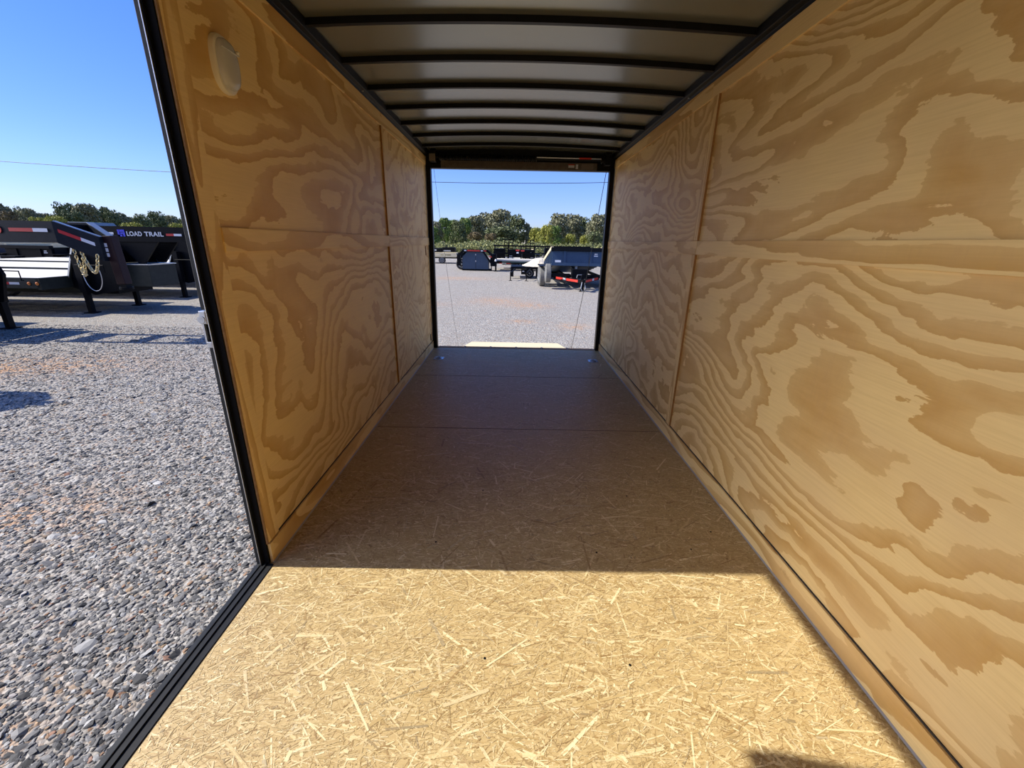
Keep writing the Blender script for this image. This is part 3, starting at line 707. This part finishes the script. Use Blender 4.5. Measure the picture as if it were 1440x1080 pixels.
specs = [(7.52, 'dark grey gooseneck trailer nearest in the row, gold safety chains hanging from its neck'),
         (10.72, 'black gooseneck trailer lettered in silver with a blue emblem on its neck'),
         (13.74, 'gooseneck trailer behind the lettered one, its neck tip hidden by the doorway jamb'),
         (16.85, 'gooseneck trailer fourth back in the row of flatbeds'),
         (4.35, 'gooseneck trailer just outside the left edge, its shadow tip on the gravel')]
for i, (y, lb) in enumerate(specs):
    o = g0 if i == 0 else copy_tree(g0)
    o.location = (-9.98 if i == 0 else -10.15, y, G); o['label'] = lb; gl.append(o)
t1 = gl[1]
for ch in list(gl[0].children):
    if ch.name.split('.')[0] in ('tool_box', 'tool_box_lid', 'lock', 'gusset'): bpy.data.objects.remove(ch)
for g_ in gl[2:]:
    for ch in list(g_.children):
        if ch.name.split('.')[0] in ('tool_box', 'tool_box_lid', 'lock', 'gusset'): bpy.data.objects.remove(ch)
for ch in gl[0].children:
    if ch.name.split('.')[0] in ('riser', 'riser_plate', 'plate_edge', 'deck', 'frame'): ch.location.x = -.55
for ch in t1.children:
    if ch.name.startswith(('neck_beam','flange')):
        ch.data = ch.data.copy(); ch.data.materials.clear(); ch.data.materials.append(M_trblack)
# tapes on the neck of the nearest trailer, writing on the second
t0 = gl[0]
def tape(t, x0, x1, z0, z1, y, split=.62, tilt=0):
    q = MB(); xm = x0+(x1-x0)*split; dz = lambda x: -tilt*(x-x0)
    for k, (a, b) in enumerate(((x0, xm), (xm, x1))):
        q.cur = k; q.add([(a,y,z0+dz(a)),(b,y,z0+dz(b)),(b,y,z1+dz(b)),(a,y,z1+dz(a)),(a,y-.002,z0+dz(a)),(b,y-.002,z0+dz(b)),(b,y-.002,z1+dz(b)),(a,y-.002,z1+dz(a))], [(0,1,2,3),(4,7,6,5),(0,4,5,1),(1,5,6,2),(2,6,7,3),(3,7,4,0)])
    return q.build('neck_tape', [M_red, M_white], t)
tape(t0, 1.80, 2.42, 1.82, 1.875, -.372)
q = MB(); vs_ = []
# tape following the sloping, converging part of the near beam
def nb(u, z): # point on the near beam's outer face, u = 0..1 along the slope
    return (2.50+.50*u, -.350+.20*u - .004, z-.258*u)
for k, (a, b) in enumerate(((.10,.58),(.58,.88))):
    q.cur = k; P = [nb(a,1.84), nb(b,1.84), nb(b,1.895), nb(a,1.895)]
    q.add(P+[(x,y-.003,z) for x,y,z in P], [(0,1,2,3),(4,7,6,5),(0,4,5,1),(1,5,6,2),(2,6,7,3),(3,7,4,0)])
q.build('slope_tape', [M_red, M_white], t0)
q = MB(); q.lathe([(.06,0),(.06,-.004)], (1.62,-.372,1.845), 'y', 20); q.build('round_reflector', M_redf, t0)
tape(t1, .40, .76, 1.80, 1.85, -.372, .5); tape(t1, 1.98, 2.34, 1.79, 1.84, -.372, .5)
q = MB(); y0, y1 = -.376, -.371; X0, Z0 = .86, 1.76
q.box(X0,X0+.045,y0,y1,Z0,Z0+.15); q.box(X0,X0+.095,y0,y1,Z0,Z0+.04); q.box(X0+.055,X0+.165,y0,y1,Z0+.10,Z0+.15); q.box(X0+.12,X0+.165,y0,y1,Z0,Z0+.095); q.box(X0+.06,X0+.115,y0,y1,Z0+.05,Z0+.09)
q.build('emblem', M_blue, t1)
for word, x0_, wd_ in (('LOAD', 1.06, .36), ('TRAIL', 1.48, .44)):
    cu = bpy.data.curves.new('lettering', 'FONT'); cu.body = word; cu.size = .135; cu.extrude = .002; cu.offset = .0045; cu.space_character = 1.08
    to = bpy.data.objects.new('tmp_text', cu); COL.objects.link(to)
    bpy.context.view_layer.update()
    me = bpy.data.meshes.new_from_object(to.evaluated_get(bpy.context.evaluated_depsgraph_get())); me.materials.clear(); me.materials.append(M_ltext)
    bpy.data.objects.remove(to)
    lt = bpy.data.objects.new('lettering', me); COL.objects.link(lt); lt.parent = t1
    wdt = max(v.co.x for v in me.vertices); lt.scale = (wd_/wdt, 1, 1); lt.rotation_euler = (R(90), 0, 0); lt.location = (x0_, -.374, 1.778)

# ---- vehicles seen through the rear doorway
def dump_trailer(loc, label, tilt=6.4, near=True, bedm=M_navy, group=None):
    t = thing('dump_trailer', loc, label, 'trailer', group)
    # frame on the ground, tongue towards -y, origin under the tongue tip
    q = MB()
    for s in (-1, 1):
        q.bar((0, 0, .38), (s*.95, 1.7, .40), .08, .14); q.box(s*.45-.05, s*.45+.05, 1.2, 6.2, .34, .50); q.box(s*1.02-.03, s*1.02+.03, 1.7, 5.9, .40, .52)
    q.box(-1.05, 1.05, 1.6, 1.7, .40, .54); q.box(-1.05,1.05,5.8,5.9,.36,.50); q.box(-.3,.3,.6,.68,.44,.48)
    q.build('frame', M_trblack, t)
    for s in (-1, 1):
        q = MB(); a = Vector((s*.12, .22, .38)); b = Vector((s*.86, 1.54, .40)); nrm = Vector((s*1.7,-.95,0)).normalized()*.046
        for k, (u, v) in enumerate(((0,.52),(.52,.66),(.66,1))):
            q.cur = 1 if k == 1 else 0; q.bar(a.lerp(b,u)+nrm, a.lerp(b,v)+nrm, .006, .09)
        q.build('reflective_tape', [M_redf, M_white], t)
    q = MB(); q.box(-.06,.06,-.02,.10,.0,.66); q.box(-.10,.10,-.06,.14,0,.02); q.box(-.05,.05,-.32,.0,.36,.46); q.build('jack', M_trblack, t)
    q = MB(); q.tube([(-.05,-.02,.64),(-.22,-.02,.64),(-.24,-.02,.52)], .012, 6); q.build('crank', M_zinc, t)
    q = MB()
    for s in (-1, 1): q.tube([(s*.05,-.2,.38),(s*.09,-.25,.15),(s*.02,-.22,.03)], .012, 6)
    q.build('safety_chain', M_zinc, t)
    q = MB(); q.box(-.32,.32,.75,1.15,.45,.80); q.build('pump_box', M_trblack, t)
    for y in (1.95, 2.85):
        for s in (-1, 1): wheelx(t, s*1.46, y, .40, .26, .40, M_tirg)
    for s in (-1, 1):
        q = MB(); q.box(s*1.08, s*1.60, 1.5, 3.3, .84, .87); q.box(s*.9, s*1.35, 1.9, 2.0, .37, .43); q.box(s*.9, s*1.35, 2.8, 2.9, .37, .43); q.build('fender', M_trblack, t)
    # raised bed
    bed = bpy.data.objects.new('bed', None); COL.objects.link(bed); bed.parent = t
    bed.location = (0, 5.9, .35 if tilt > 5 else .6); bed.rotation_euler = (-R(tilt), 0, 0)
    q = MB(); q.box(-1.03,1.03,-4.2,0,.0,.05)
    for s in (-1, 1):
        q.box(s*1.03, s*1.07, -4.2, 0, 0, .56)
        for k in range(7): q.box(s*1.07, s*1.12, -4.15+.68*k, -4.08+.68*k, 0, .54)
    q.box(-1.07,1.07,-4.24,-4.2,.0,.58)
    for x in (-.55,.55): q.box(x-.05,x+.05,-4.29,-4.24,.0,.50)
    q.box(-1.1,1.1,-4.30,-4.2,-.10,.02)
    q.build('bed_body', bedm, bed)
    q = MB(); q.box(-1.12,1.12,-4.36,-4.16,.50,.64); q.build('tarp_housing', M_trblack, bed)
    for s in (-1, 1):
        q = MB(); q.box(s*1.02, s*1.13, -4.15, 0, .56, .70); q.build('sideboard', M_yell, bed, label='sunlit pine sideboard')
    q = MB(); q.box(-.92,-.62,-4.305,-4.29,.06,.13) if False else q.box(-.95,-.70,-4.246,-4.241,.04,.13); q.box(.72,.85,-4.246,-4.241,.38,.42); q.box(.70,.87,-4.246,-4.241,.30,.34); q.build('label', M_white, bed)
    q = MB(); q.bar((0,1.3,.45), (0,3.2,.78), .12, .12); q.box(-.05,.05,1.9,2.0,.5,.9); q.build('hoist', M_rim, t)
    if near:
        wheelx(t, -1.30, .9, .38, .22, .62, M_tirg)
        q = MB(); q.box(-1.2,-.4,.86,.94,.5,.62); q.build('spare_bracket', M_trblack, t)
    return t
dump_trailer((2.70, 16.85, G), 'slate blue dump trailer with raised bed and spare wheel, seen through the rear doorway', 8.6)
# second dump trailer behind it
d2t = dump_trailer((6.15, 17.6, G), 'dark dump trailer mostly hidden right of the raised blue one', 2, near=False, bedm=M_trblack)
# dark dump trailers beyond the flatbed row
for (x, y, bm_, lb) in ((-22.6, 18.7, M_trblack, 'black dump trailer seen under the neck of the nearest flatbed'), (-25.6, 18.9, M_navy, 'dark navy dump trailer at the left edge under the neck'),
                        (-17.0, 18.9, M_navy, 'slate blue dump trailer behind the lettered neck')):
    dump_trailer((x, y, G), lb, 0, near=False, bedm=bm_)

# gooseneck with blue front box
t = thing('gooseneck_trailer', (-2.44, 28, G), 'distant gooseneck trailer with a slate blue double door box under its black neck', 'trailer')
q = MB(); q.prism([(-.84,.10),(.84,.10),(.84,.70),(.50,1.20),(-.50,1.20),(-.84,.85)], 'y', 0, .9); q.build('front_box', M_navy, t)
q = MB(); q.box(-.006,.006,-.012,0,.12,1.18); q.build('door_gap', M_trblack, t)
for z in (.55, .95):
    q = MB(); q.box(-.015,.03,-.03,-.012,z,z+.1); q.build('door_handle', M_zinc, t)
q = MB()
for (a, b) in (((-1.15,.80),(-.72,1.28)),((-.76,1.24),(.80,1.24)),((.76,1.26),(1.20,.85))): q.bar((a[0],-.2,a[1]),(b[0],-.2,b[1]),.16,.14)
q.bar((.50,-.1,1.2),(1.1,-.1,.35),.2,.1); q.box(.95,1.35,-.1,.5,.30,1.05); q.box(-1.2,-1.0,0,.5,.3,1.0); q.box(-.9,1.0,.1,.9,.02,.10)
q.build('neck', M_trblack, t)
q = MB(); q.box(-.70,-.55,-.29,-.27,1.21,1.27); q.box(.35,.5,-.29,-.27,1.21,1.27); q.cur = 1; q.box(-.5,.3,-.29,-.27,1.21,1.27); q.box(.55,.7,-.29,-.27,1.21,1.27); q.box(.85,1.15,-.12,-.1,.85,.93)
q.build('reflective_tape', [M_white, M_redf], t)
q = MB(); q.box(1.26,1.36,-.4,-.3,-.0,1.1); q.box(1.18,1.44,-.45,-.25,0,.02); q.box(1.0,1.06,-.3,-.24,.05,.35); q.build('jack', M_trblack, t)
q = MB(); q.lathe([(.05,0),(.07,.05),(.03,.14)], (1.31,-.46,.62), 'z', 10); q.build('jack_cap', M_white, t)
wheel(t, -1.0, .9, .36, .3); wheel(t, -1.0, 2.4, .36, .3)
q = MB(); q.box(.9,7.0,.5,2.1,.62,.72); q.build('deck', M_deck, t)

# equipment trailer with upright ramps
t = thing('equipment_trailer', (.3, 30.5, G), 'distant black equipment trailer with two upright ladder ramps', 'trailer')
q = MB(); q.box(-1.7,5.0,0,.08,.35,.55); q.box(-1.7,5.0,1.9,2.0,.45,.6); q.box(-1.7,5.0,-.02,.06,1.05,1.12)
for k in range(8): q.box(-1.65+.92*k,-1.57+.92*k,0,.06,.5,1.62)
q.box(-1.7,5.0,-.02,.06,1.5,1.6); q.box(-1.7,-.9,.3,1.6,.7,1.35); q.box(.3,.9,.3,1.6,.75,1.3); q.box(1.9,3.4,.3,1.6,.7,1.45)
q.build('frame', M_trblack, t)
q = MB(); q.box(-1.2,3.5,.1,1.9,.62,.72); q.build('deck', M_deck, t)
q = MB(); q.box(-1.1,.9,-.03,-.021,.42,.56); q.build('side_panel', mat('teal_grey_steel', (.11,.17,.17), .5), t)
for x0 in (-.95, .52):
    q = MB()
    for dx in (0, .28, .56): q.box(x0+dx, x0+dx+.05, -.15, -.08, .55, 1.98)
    for k in range(8): q.box(x0, x0+.6, -.15, -.09, .65+.18*k, .70+.18*k)
    q.build('ramp', M_trblack, t)
q = MB(); q.box(-.15,.1,-.05,-.03,1.22,1.30); q.box(.2,.45,-.05,-.03,1.2,1.28); q.box(-1.3,-1.1,-.05,-.03,.35,.4); q.box(-.8,-.5,-.05,-.03,.35,.4); q.cur = 1; q.box(-1.1,-.8,-.05,-.03,.35,.4); q.box(-.1,.05,-.05,-.03,1.05,1.15)
q.build('reflective_tape', [M_redf, M_white], t)
for x in (1.0, 1.9): wheel(t, x, .0, .38, .25)

dump_trailer((.62, 34.5, G), 'far black dump trailer standing behind the upright ladder ramps', 0, near=False, bedm=M_trblack)
dump_trailer((4.05, 34.0, G), 'far black dump trailer above the raised blue dump bed', 0, near=False, bedm=M_trblack)
# small flatbed with gravel heap in front of it
t = thing('utility_trailer', (.75, 22.5, G), 'low black utility trailer under the pale gravel heap, left of the raised dump trailer', 'trailer')
q = MB(); q.box(-.9,1.6,0,2.0,.50,.60); q.box(-.35,-.05,-.1,.3,.22,.46); q.box(.42,.95,-.1,.3,.10,.46); q.box(-.9,-.75,-.08,.2,.10,.5); q.box(1.2,1.5,0,.3,.15,.5)
q.build('frame', M_trblack, t)
for x in (-.9, -.12):
    q = MB(); q.cyl((x,-1.4,0),(x,-1.4,.42),.025,8); q.bar((x,-1.4,.36),(x+.25,0,.5),.05,.05); q.box(x-.08,x+.08,-1.48,-1.32,0,.015); q.build('jack', M_trblack, t)
q = MB(); q.box(.5,.62,-.115,-.10,.3,.34); q.box(-.3,-.2,-.115,-.1,.36,.4); q.build('label', M_white, t)
for x in (.1, 1.1): wheel(t, x, .5, .25, .2)
q = MB(); n_ = 26; vs_ = []; rs = [(1.0,0),(.8,.12),(.55,.27),(.3,.38),(.08,.42)]
for (k, h) in rs:
    for j_ in range(n_):
        a = 2*math.pi*j_/n_; rr = 1+.08*math.sin(3*a+h*9)+.05*random.uniform(-1,1)
        vs_.append((.95*k*rr*math.cos(a), .9*k*rr*math.sin(a), h+random.uniform(-.01,.01)*(k<1)))
fs = [(i*n_+j_, i*n_+(j_+1)%n_, (i+1)*n_+(j_+1)%n_, (i+1)*n_+j_) for i in range(4) for j_ in range(n_)]+[tuple(range(n_-1,-1,-1)), tuple(range(4*n_,5*n_))]
q.add(vs_, fs); o = q.build('gravel_heap', M_pile); o.location = (1.40, 23.5, G+.601)
tag(o, 'heap of pale tan gravel on the low black utility trailer', 'gravel heap')

# far flatbed with machine at the left of the rear view
t = thing('flatbed_trailer', (-5.9, 36, G), 'far flatbed trailer with pale boards beside the left jamb of the rear doorway', 'trailer')
q = MB(); q.box(-1.6,1.2,0,2.2,.72,.86); q.box(-1.6,1.4,-.05,.0,.52,.66); q.build('deck', M_yell, t)
q = MB(); q.box(-1.6,1.7,.05,.2,.42,.55); q.box(1.3,2.2,.2,.4,.3,.9); q.box(1.8,2.4,.2,.4,.4,1.1); q.build('frame', M_trblack, t)
for x in (-.9, .0): wheel(t, x, .1, .28, .2, z=.28)
t = thing('engine_unit', (-6.0, 37, G+.862), 'black machine standing on the far flatbed', 'machine')
q = MB(); q.box(-.9,-.1,0,.8,0,.34); q.box(.0,1.05,0,.8,.04,.42); q.box(.25,.32,.2,.3,.4,.6); q.build('body', M_trblack, t, bevel=.02)
q = MB(); q.box(-.85,-.5,-.01,0,.12,.24); q.box(.1,.7,-.01,0,.1,.18); q.build('panel', M_silver, t)

# white pickup and low building far left
t = thing('pickup_truck', (-21.6, 31.5, G), 'white pickup truck far off, seen under the lettered neck by the jamb', 'truck', rz=R(0))
q = MB(); q.prism([(-2.6,.5),(2.7,.5),(2.75,1.0),(1.5,1.12),(.9,1.75),(-.7,1.75),(-.85,1.15),(-2.6,1.15)], 'y', -.95, .95); q.build('body', M_wtruck, t, bevel=.05)
q = MB(); q.prism([(1.35,1.16),(.85,1.66),(.2,1.66),(.2,1.16)], 'y', -.955, -.951); q.prism([(.12,1.16),(.12,1.66),(-.62,1.66),(-.72,1.16)], 'y', -.955, -.951); q.build('side_window', M_glass, t)
for x in (-1.7, 1.75): wheel(t, x, -.82, .38, .26); wheel(t, x, .82, .38, .26)
bx_, bz_ = px_to_world(112, 316, 67.5)
t = thing('outbuilding', (bx_, 67.5, G), 'low building with a grey metal roof showing above the flatbed necks', 'building')
q = MB(); q.box(-2.1,2.1,0,4,0,bz_-G-1.0); q.build('walls', M_siding, t)
q = MB(); q.prism([(-2.5,bz_-G-1.05),(2.5,bz_-G-1.05),(1.4,bz_-G+.4),(-1.4,bz_-G+.4)], 'y', -.3, 4.3); q.build('roof', M_roofing, t)
q = MB(); q.box(-1,1,-.02,0,0,2.0); q.build('door', M_rim, t)

# overhead wire on poles beyond the frame
t = thing('overhead_wire', (-5, 40, 6.05), 'single dark utility wire crossing the sky behind the trailers', 'wire')
q = MB(); q.tube([(x+5, 0, .00061*(x+5)**2 + (.0009*(x+5)**2 if x > -5 else 0)) for x in np.linspace(-62, 30, 60)], .022, 5); q.build('cable', M_wire, t)
pole0 = thing('utility_pole', (-62, 40, G), 'wooden utility pole carrying the wire, far left', 'pole', 'utility poles')
q = MB(); q.cyl((0,0,0),(0,0,9.2),.16,12,r1=.11); q.build('post', M_bark, pole0, smooth=True)
q = MB(); q.box(-.06,.06,-1,1,8.4,8.52); q.build('crossarm', M_bark, pole0)
p2 = copy_tree(pole0); p2.location = (30, 40, G); p2['label'] = 'wooden utility pole carrying the wire, far right'

# ------------------------------------------------------------------ trees
def crown_mesh(name, H, Wd, nleaf, seed, m_, shape='round', low=.12, sz=.30):
    r = np.random.default_rng(seed)
    # lobes
    nl = 26; lobes = []
    for i in range(nl):
        u = r.random(); a = r.random()*6.283
        z = H*(low+.88*u**.85) ; env = math.sqrt(max(.02, 1-((z/H-.45)/.62)**2))
        if shape == 'tall': env *= .85
        rr = Wd/2*env*(.30+.55*math.sqrt(r.random())); lr = Wd*(.13+.10*r.random())
        lobes.append((rr*math.cos(a), rr*math.sin(a), min(z, H-lr*.75), lr))
    L = np.array(lobes); idx = r.integers(0, nl, nleaf)
    d = r.standard_normal((nleaf,3)); d /= np.linalg.norm(d,axis=1)[:,None]
    rad = L[idx,3]*(.62+.45*r.random(nleaf))
    C = L[idx,:3]+d*rad[:,None]*np.array([1,1,.8])
    C[:,2] = np.maximum(C[:,2], .05*H)
    C[:,2] *= (H-sz*.5)/np.quantile(C[:,2], .997); C[:,:2] *= (Wd/2)/np.quantile(np.abs(C[:,:2]), .985)
    nrm = d+.8*r.standard_normal((nleaf,3)); nrm /= np.linalg.norm(nrm,axis=1)[:,None]
    a = np.cross(nrm, r.standard_normal((nleaf,3))); a /= np.linalg.norm(a,axis=1)[:,None]; b = np.cross(nrm, a)
    s = sz*(.6+.8*r.random((nleaf,1)))
    P = np.stack([C-a*s, C-b*s*.6, C+a*s, C+b*s*.6], 1).reshape(-1,3)
    return raw_mesh(name, P, np.arange(nleaf*4).reshape(-1,4), m_)
def tree(kind, H, Wd, seed, **k):
    t = bpy.data.objects.new('x', None); COL.objects.link(t)
    q = MB(); q.tube([(0,0,0),(.08,0,H*.3),(-.05,.05,H*.6),(.0,0,H*.85)], .045*H**.8, 8, r1=.05)
    rr = random.Random(seed)
    for i in range(6):
        a = rr.random()*6.28; z = H*(.25+.09*i); q.tube([(0,0,z),(math.cos(a)*Wd*.18,math.sin(a)*Wd*.18,z+H*.10),(math.cos(a)*Wd*.3,math.sin(a)*Wd*.3,z+H*.22)], .09, 5, r1=.03)
    q.build('trunk', M_bark, t)
    me = crown_mesh('crown', H, Wd, k.get('n', 2600), seed, LEAF[kind], k.get('shape','round'), k.get('low',.12), k.get('sz',.30))
    c = bpy.data.objects.new('crown', me); COL.objects.link(c); c.parent = t
    return t
protos = {}
for i, (kd, sh) in enumerate((('dark','round'),('mid','tall'),('yell','round'),('grey','round'),('rust','round'))):
    protos[kd] = tree(kd, 9.0, 8.0, 40+i, shape=sh, n=3800)
used = set()
WORDS = dict(dark='dark green oak-like tree', mid='bright green slender tree', yell='yellowing tree', grey='grey-green broad tree', rust='rusty brown tree')
NM = dict(dark='broadleaf_tree', mid='slender_tree', yell='yellow_tree', grey='oak_tree', rust='brown_tree')
def place(kind, u, v, Y, wpx, label):
    x, z = px_to_world(u, v, Y); H = z-G; wd = wpx/F*Y*.97
    p_ = protos[kind]
    if kind in used: o = copy_tree(p_)
    else: o = p_; used.add(kind)
    o.name = NM[kind]; o.location = (x, Y, G); o.scale = (wd/8.0, wd/8.0, H/9.0); o.rotation_euler[2] = random.random()*6.28
    tag(o, label, 'tree', 'trees on the far side of the yard')
# rear view, left to right
rear = [('mid',604,318,92,26,'behind the left jamb of the rear doorway'),('grey',613,311,96,16,'leftmost in the rear doorway view'),('mid',624,306,94,18,'second from the left in the rear view'),('mid',636,309,90,18,'third from the left in the rear view'),
 ('dark',645,309,97,22,'just left of the middle group in the rear view'),('mid',654,306,92,20,'between the slender trees and the big oak'),('grey',668,303,94,26,'at the left shoulder of the big oak'),
 ('grey',686,299,90,34,'upper left of the tallest oak'),('grey',703,294,92,36,'tallest in the rear view'),('dark',722,302,94,30,'right shoulder of the tallest oak'),('dark',708,318,88,44,'low and dense in front of the tallest oak'),
 ('rust',668,326,84,22,'low brownish one left of the tallest oak'),('rust',690,328,82,20,'low brownish one under the tallest oak'),('grey',742,314,112,12,'thin one in the sky gap'),
 ('yell',757,320,82,24,'left of the pair over the dump trailer'),('yell',768,316,84,20,'above the corner of the dump trailer'),('mid',779,317,86,22,'green one behind the dump trailer'),('grey',786,300,96,28,'tall grey-green one above the dump trailer'),
 ('grey',806,301,95,30,'broad one above the dump trailer'),('dark',822,305,97,26,'dark one right of the broad one'),('grey',842,301,94,30,'at the right jamb of the rear doorway'),('grey',862,303,94,30,'behind the right jamb'),
 ('yell',800,329,80,18,'low yellowish one behind the dump bed'),('yell',824,331,80,16,'small yellowish one near the right jamb'),('dark',838,326,86,22,'low dark one near the right jamb')]
for i_, (kd,u,v,Y,wp,lb) in enumerate(rear): place(kd,u,v,(87+7*(i_%4) if Y > 88 else 72+3.5*(i_%3)),wp, '%s, %s' % (WORDS[kd], lb))
left = [('dark',-22,292,92,26,'outside the left edge'),('grey',-6,284,94,22,'cut by the left edge'),('rust',6,296,86,26,'at the left edge above the neck'),('dark',14,290,96,20,'second from the left edge'),('grey',38,293,92,26,'round one over the grey neck'),
 ('yell',50,305,84,18,'low by the middle of the nearest neck'),('grey',61,300,97,18,'between the round ones'),('dark',88,285,95,26,'tallest left of the jamb'),('yell',74,303,82,22,'low below the tallest one'),('dark',100,296,90,26,'right of the tallest one'),
 ('grey',116,286,96,28,'broad one behind the grey roof'),('dark',138,290,92,28,'broad one right of the grey roof'),('dark',156,295,96,20,'narrow one over the neck lettering'),('grey',168,299,92,20,'above the blue emblem'),('mid',134,312,82,22,'low by the grey roof'),
 ('dark',184,306,92,20,'low one above the silver letters'),('dark',199,301,96,22,'above the end of the letters'),('dark',219,297,94,24,'tall one by the jamb'),('yell',188,313,80,28,'golden one above the letters'),('grey',240,303,92,26,'beside the doorway jamb'),
 ('yell',250,314,82,22,'small golden one beside the jamb'),('dark',262,300,94,26,'hidden behind the doorway jamb'),('mid',212,318,80,18,'small low one left of the jamb'),('grey',160,318,80,22,'small low one over the second neck')]
for i_, (kd,u,v,Y,wp,lb) in enumerate(left): place(kd,u,v,(89+7*(i_%4) if Y > 86 else 74+4*(i_%3)),wp, '%s left of the doorway jamb, %s' % (WORDS[kd], lb))
for i, u in enumerate(range(606, 870, 13)): place('dark' if i % 3 else 'mid', u, 322+random.uniform(-3,4), 122+6*(i%2), 19, 'dark tree in the far back row of the rear view, mostly covered by nearer trees')
for i, u in enumerate(range(-10, 275, 15)): place('dark' if i % 3 else 'grey', u, 300+.045*max(0,u)+random.uniform(-3,3), 124+6*(i%2), 21, 'dark tree in the far back row left of the jamb, mostly covered by nearer trees')
# brush bank in front of the trees
pb = bpy.data.objects.new('bush', None); COL.objects.link(pb)
me = crown_mesh('foliage', 2.0, 3.2, 900, 77, LEAF['brush'], low=.05, sz=.16); c = bpy.data.objects.new('foliage', me); COL.objects.link(c); c.parent = pb
q = MB(); q.tube([(0,0,0),(.05,0,.6),(0,.1,1.4)], .05, 5); q.build('stem', M_bark, pb)
me2 = crown_mesh('foliage', 2.0, 3.2, 900, 78, LEAF['olive'], low=.05, sz=.16)
me3 = crown_mesh('foliage', 2.0, 3.2, 900, 79, LEAF['yell'], low=.05, sz=.16)
bushes = [(u, 337+random.uniform(0,6), (56+4.0*(k_%3))) for k_, u in enumerate(range(602, 760, 8))] + [(u, 342, 60+3*(u%24>11)) for u in range(764, 870, 14)] + [(u, 322+random.uniform(0,6), 62+3*(k_%2)) for k_, u in enumerate(range(-10, 275, 13))]
for i, (u, v, Y) in enumerate(bushes):
    o = pb if i == 0 else copy_tree(pb)
    x, z = px_to_world(u, v, Y); o.location = (x, Y, G); s = (z-G)/2.0; wx = max(.8, s)*random.uniform(.62,.8); o.scale = (wx, wx, s)
    k = random.random()
    if k < .45:
        for ch in o.children:
            if ch.name.startswith('foliage'): ch.data = me2 if k < .33 else me3
    tag(o, 'low dry bush in the scrubby bank in front of the far trees', 'bush', 'bushes in the scrub bank')
    o['label'] = 'scrubby bush in the bank below the far trees'
# grass verge under the trees
q = MB(); q.box(-120, 60, 66, 140, G-.02, G+.12)
struct(q.build('grass_verge', noisy('dry_grass', (.18,.20,.07), (.30,.27,.12), .8, .95)), 'dry grass verge beneath the far trees', 'grass')
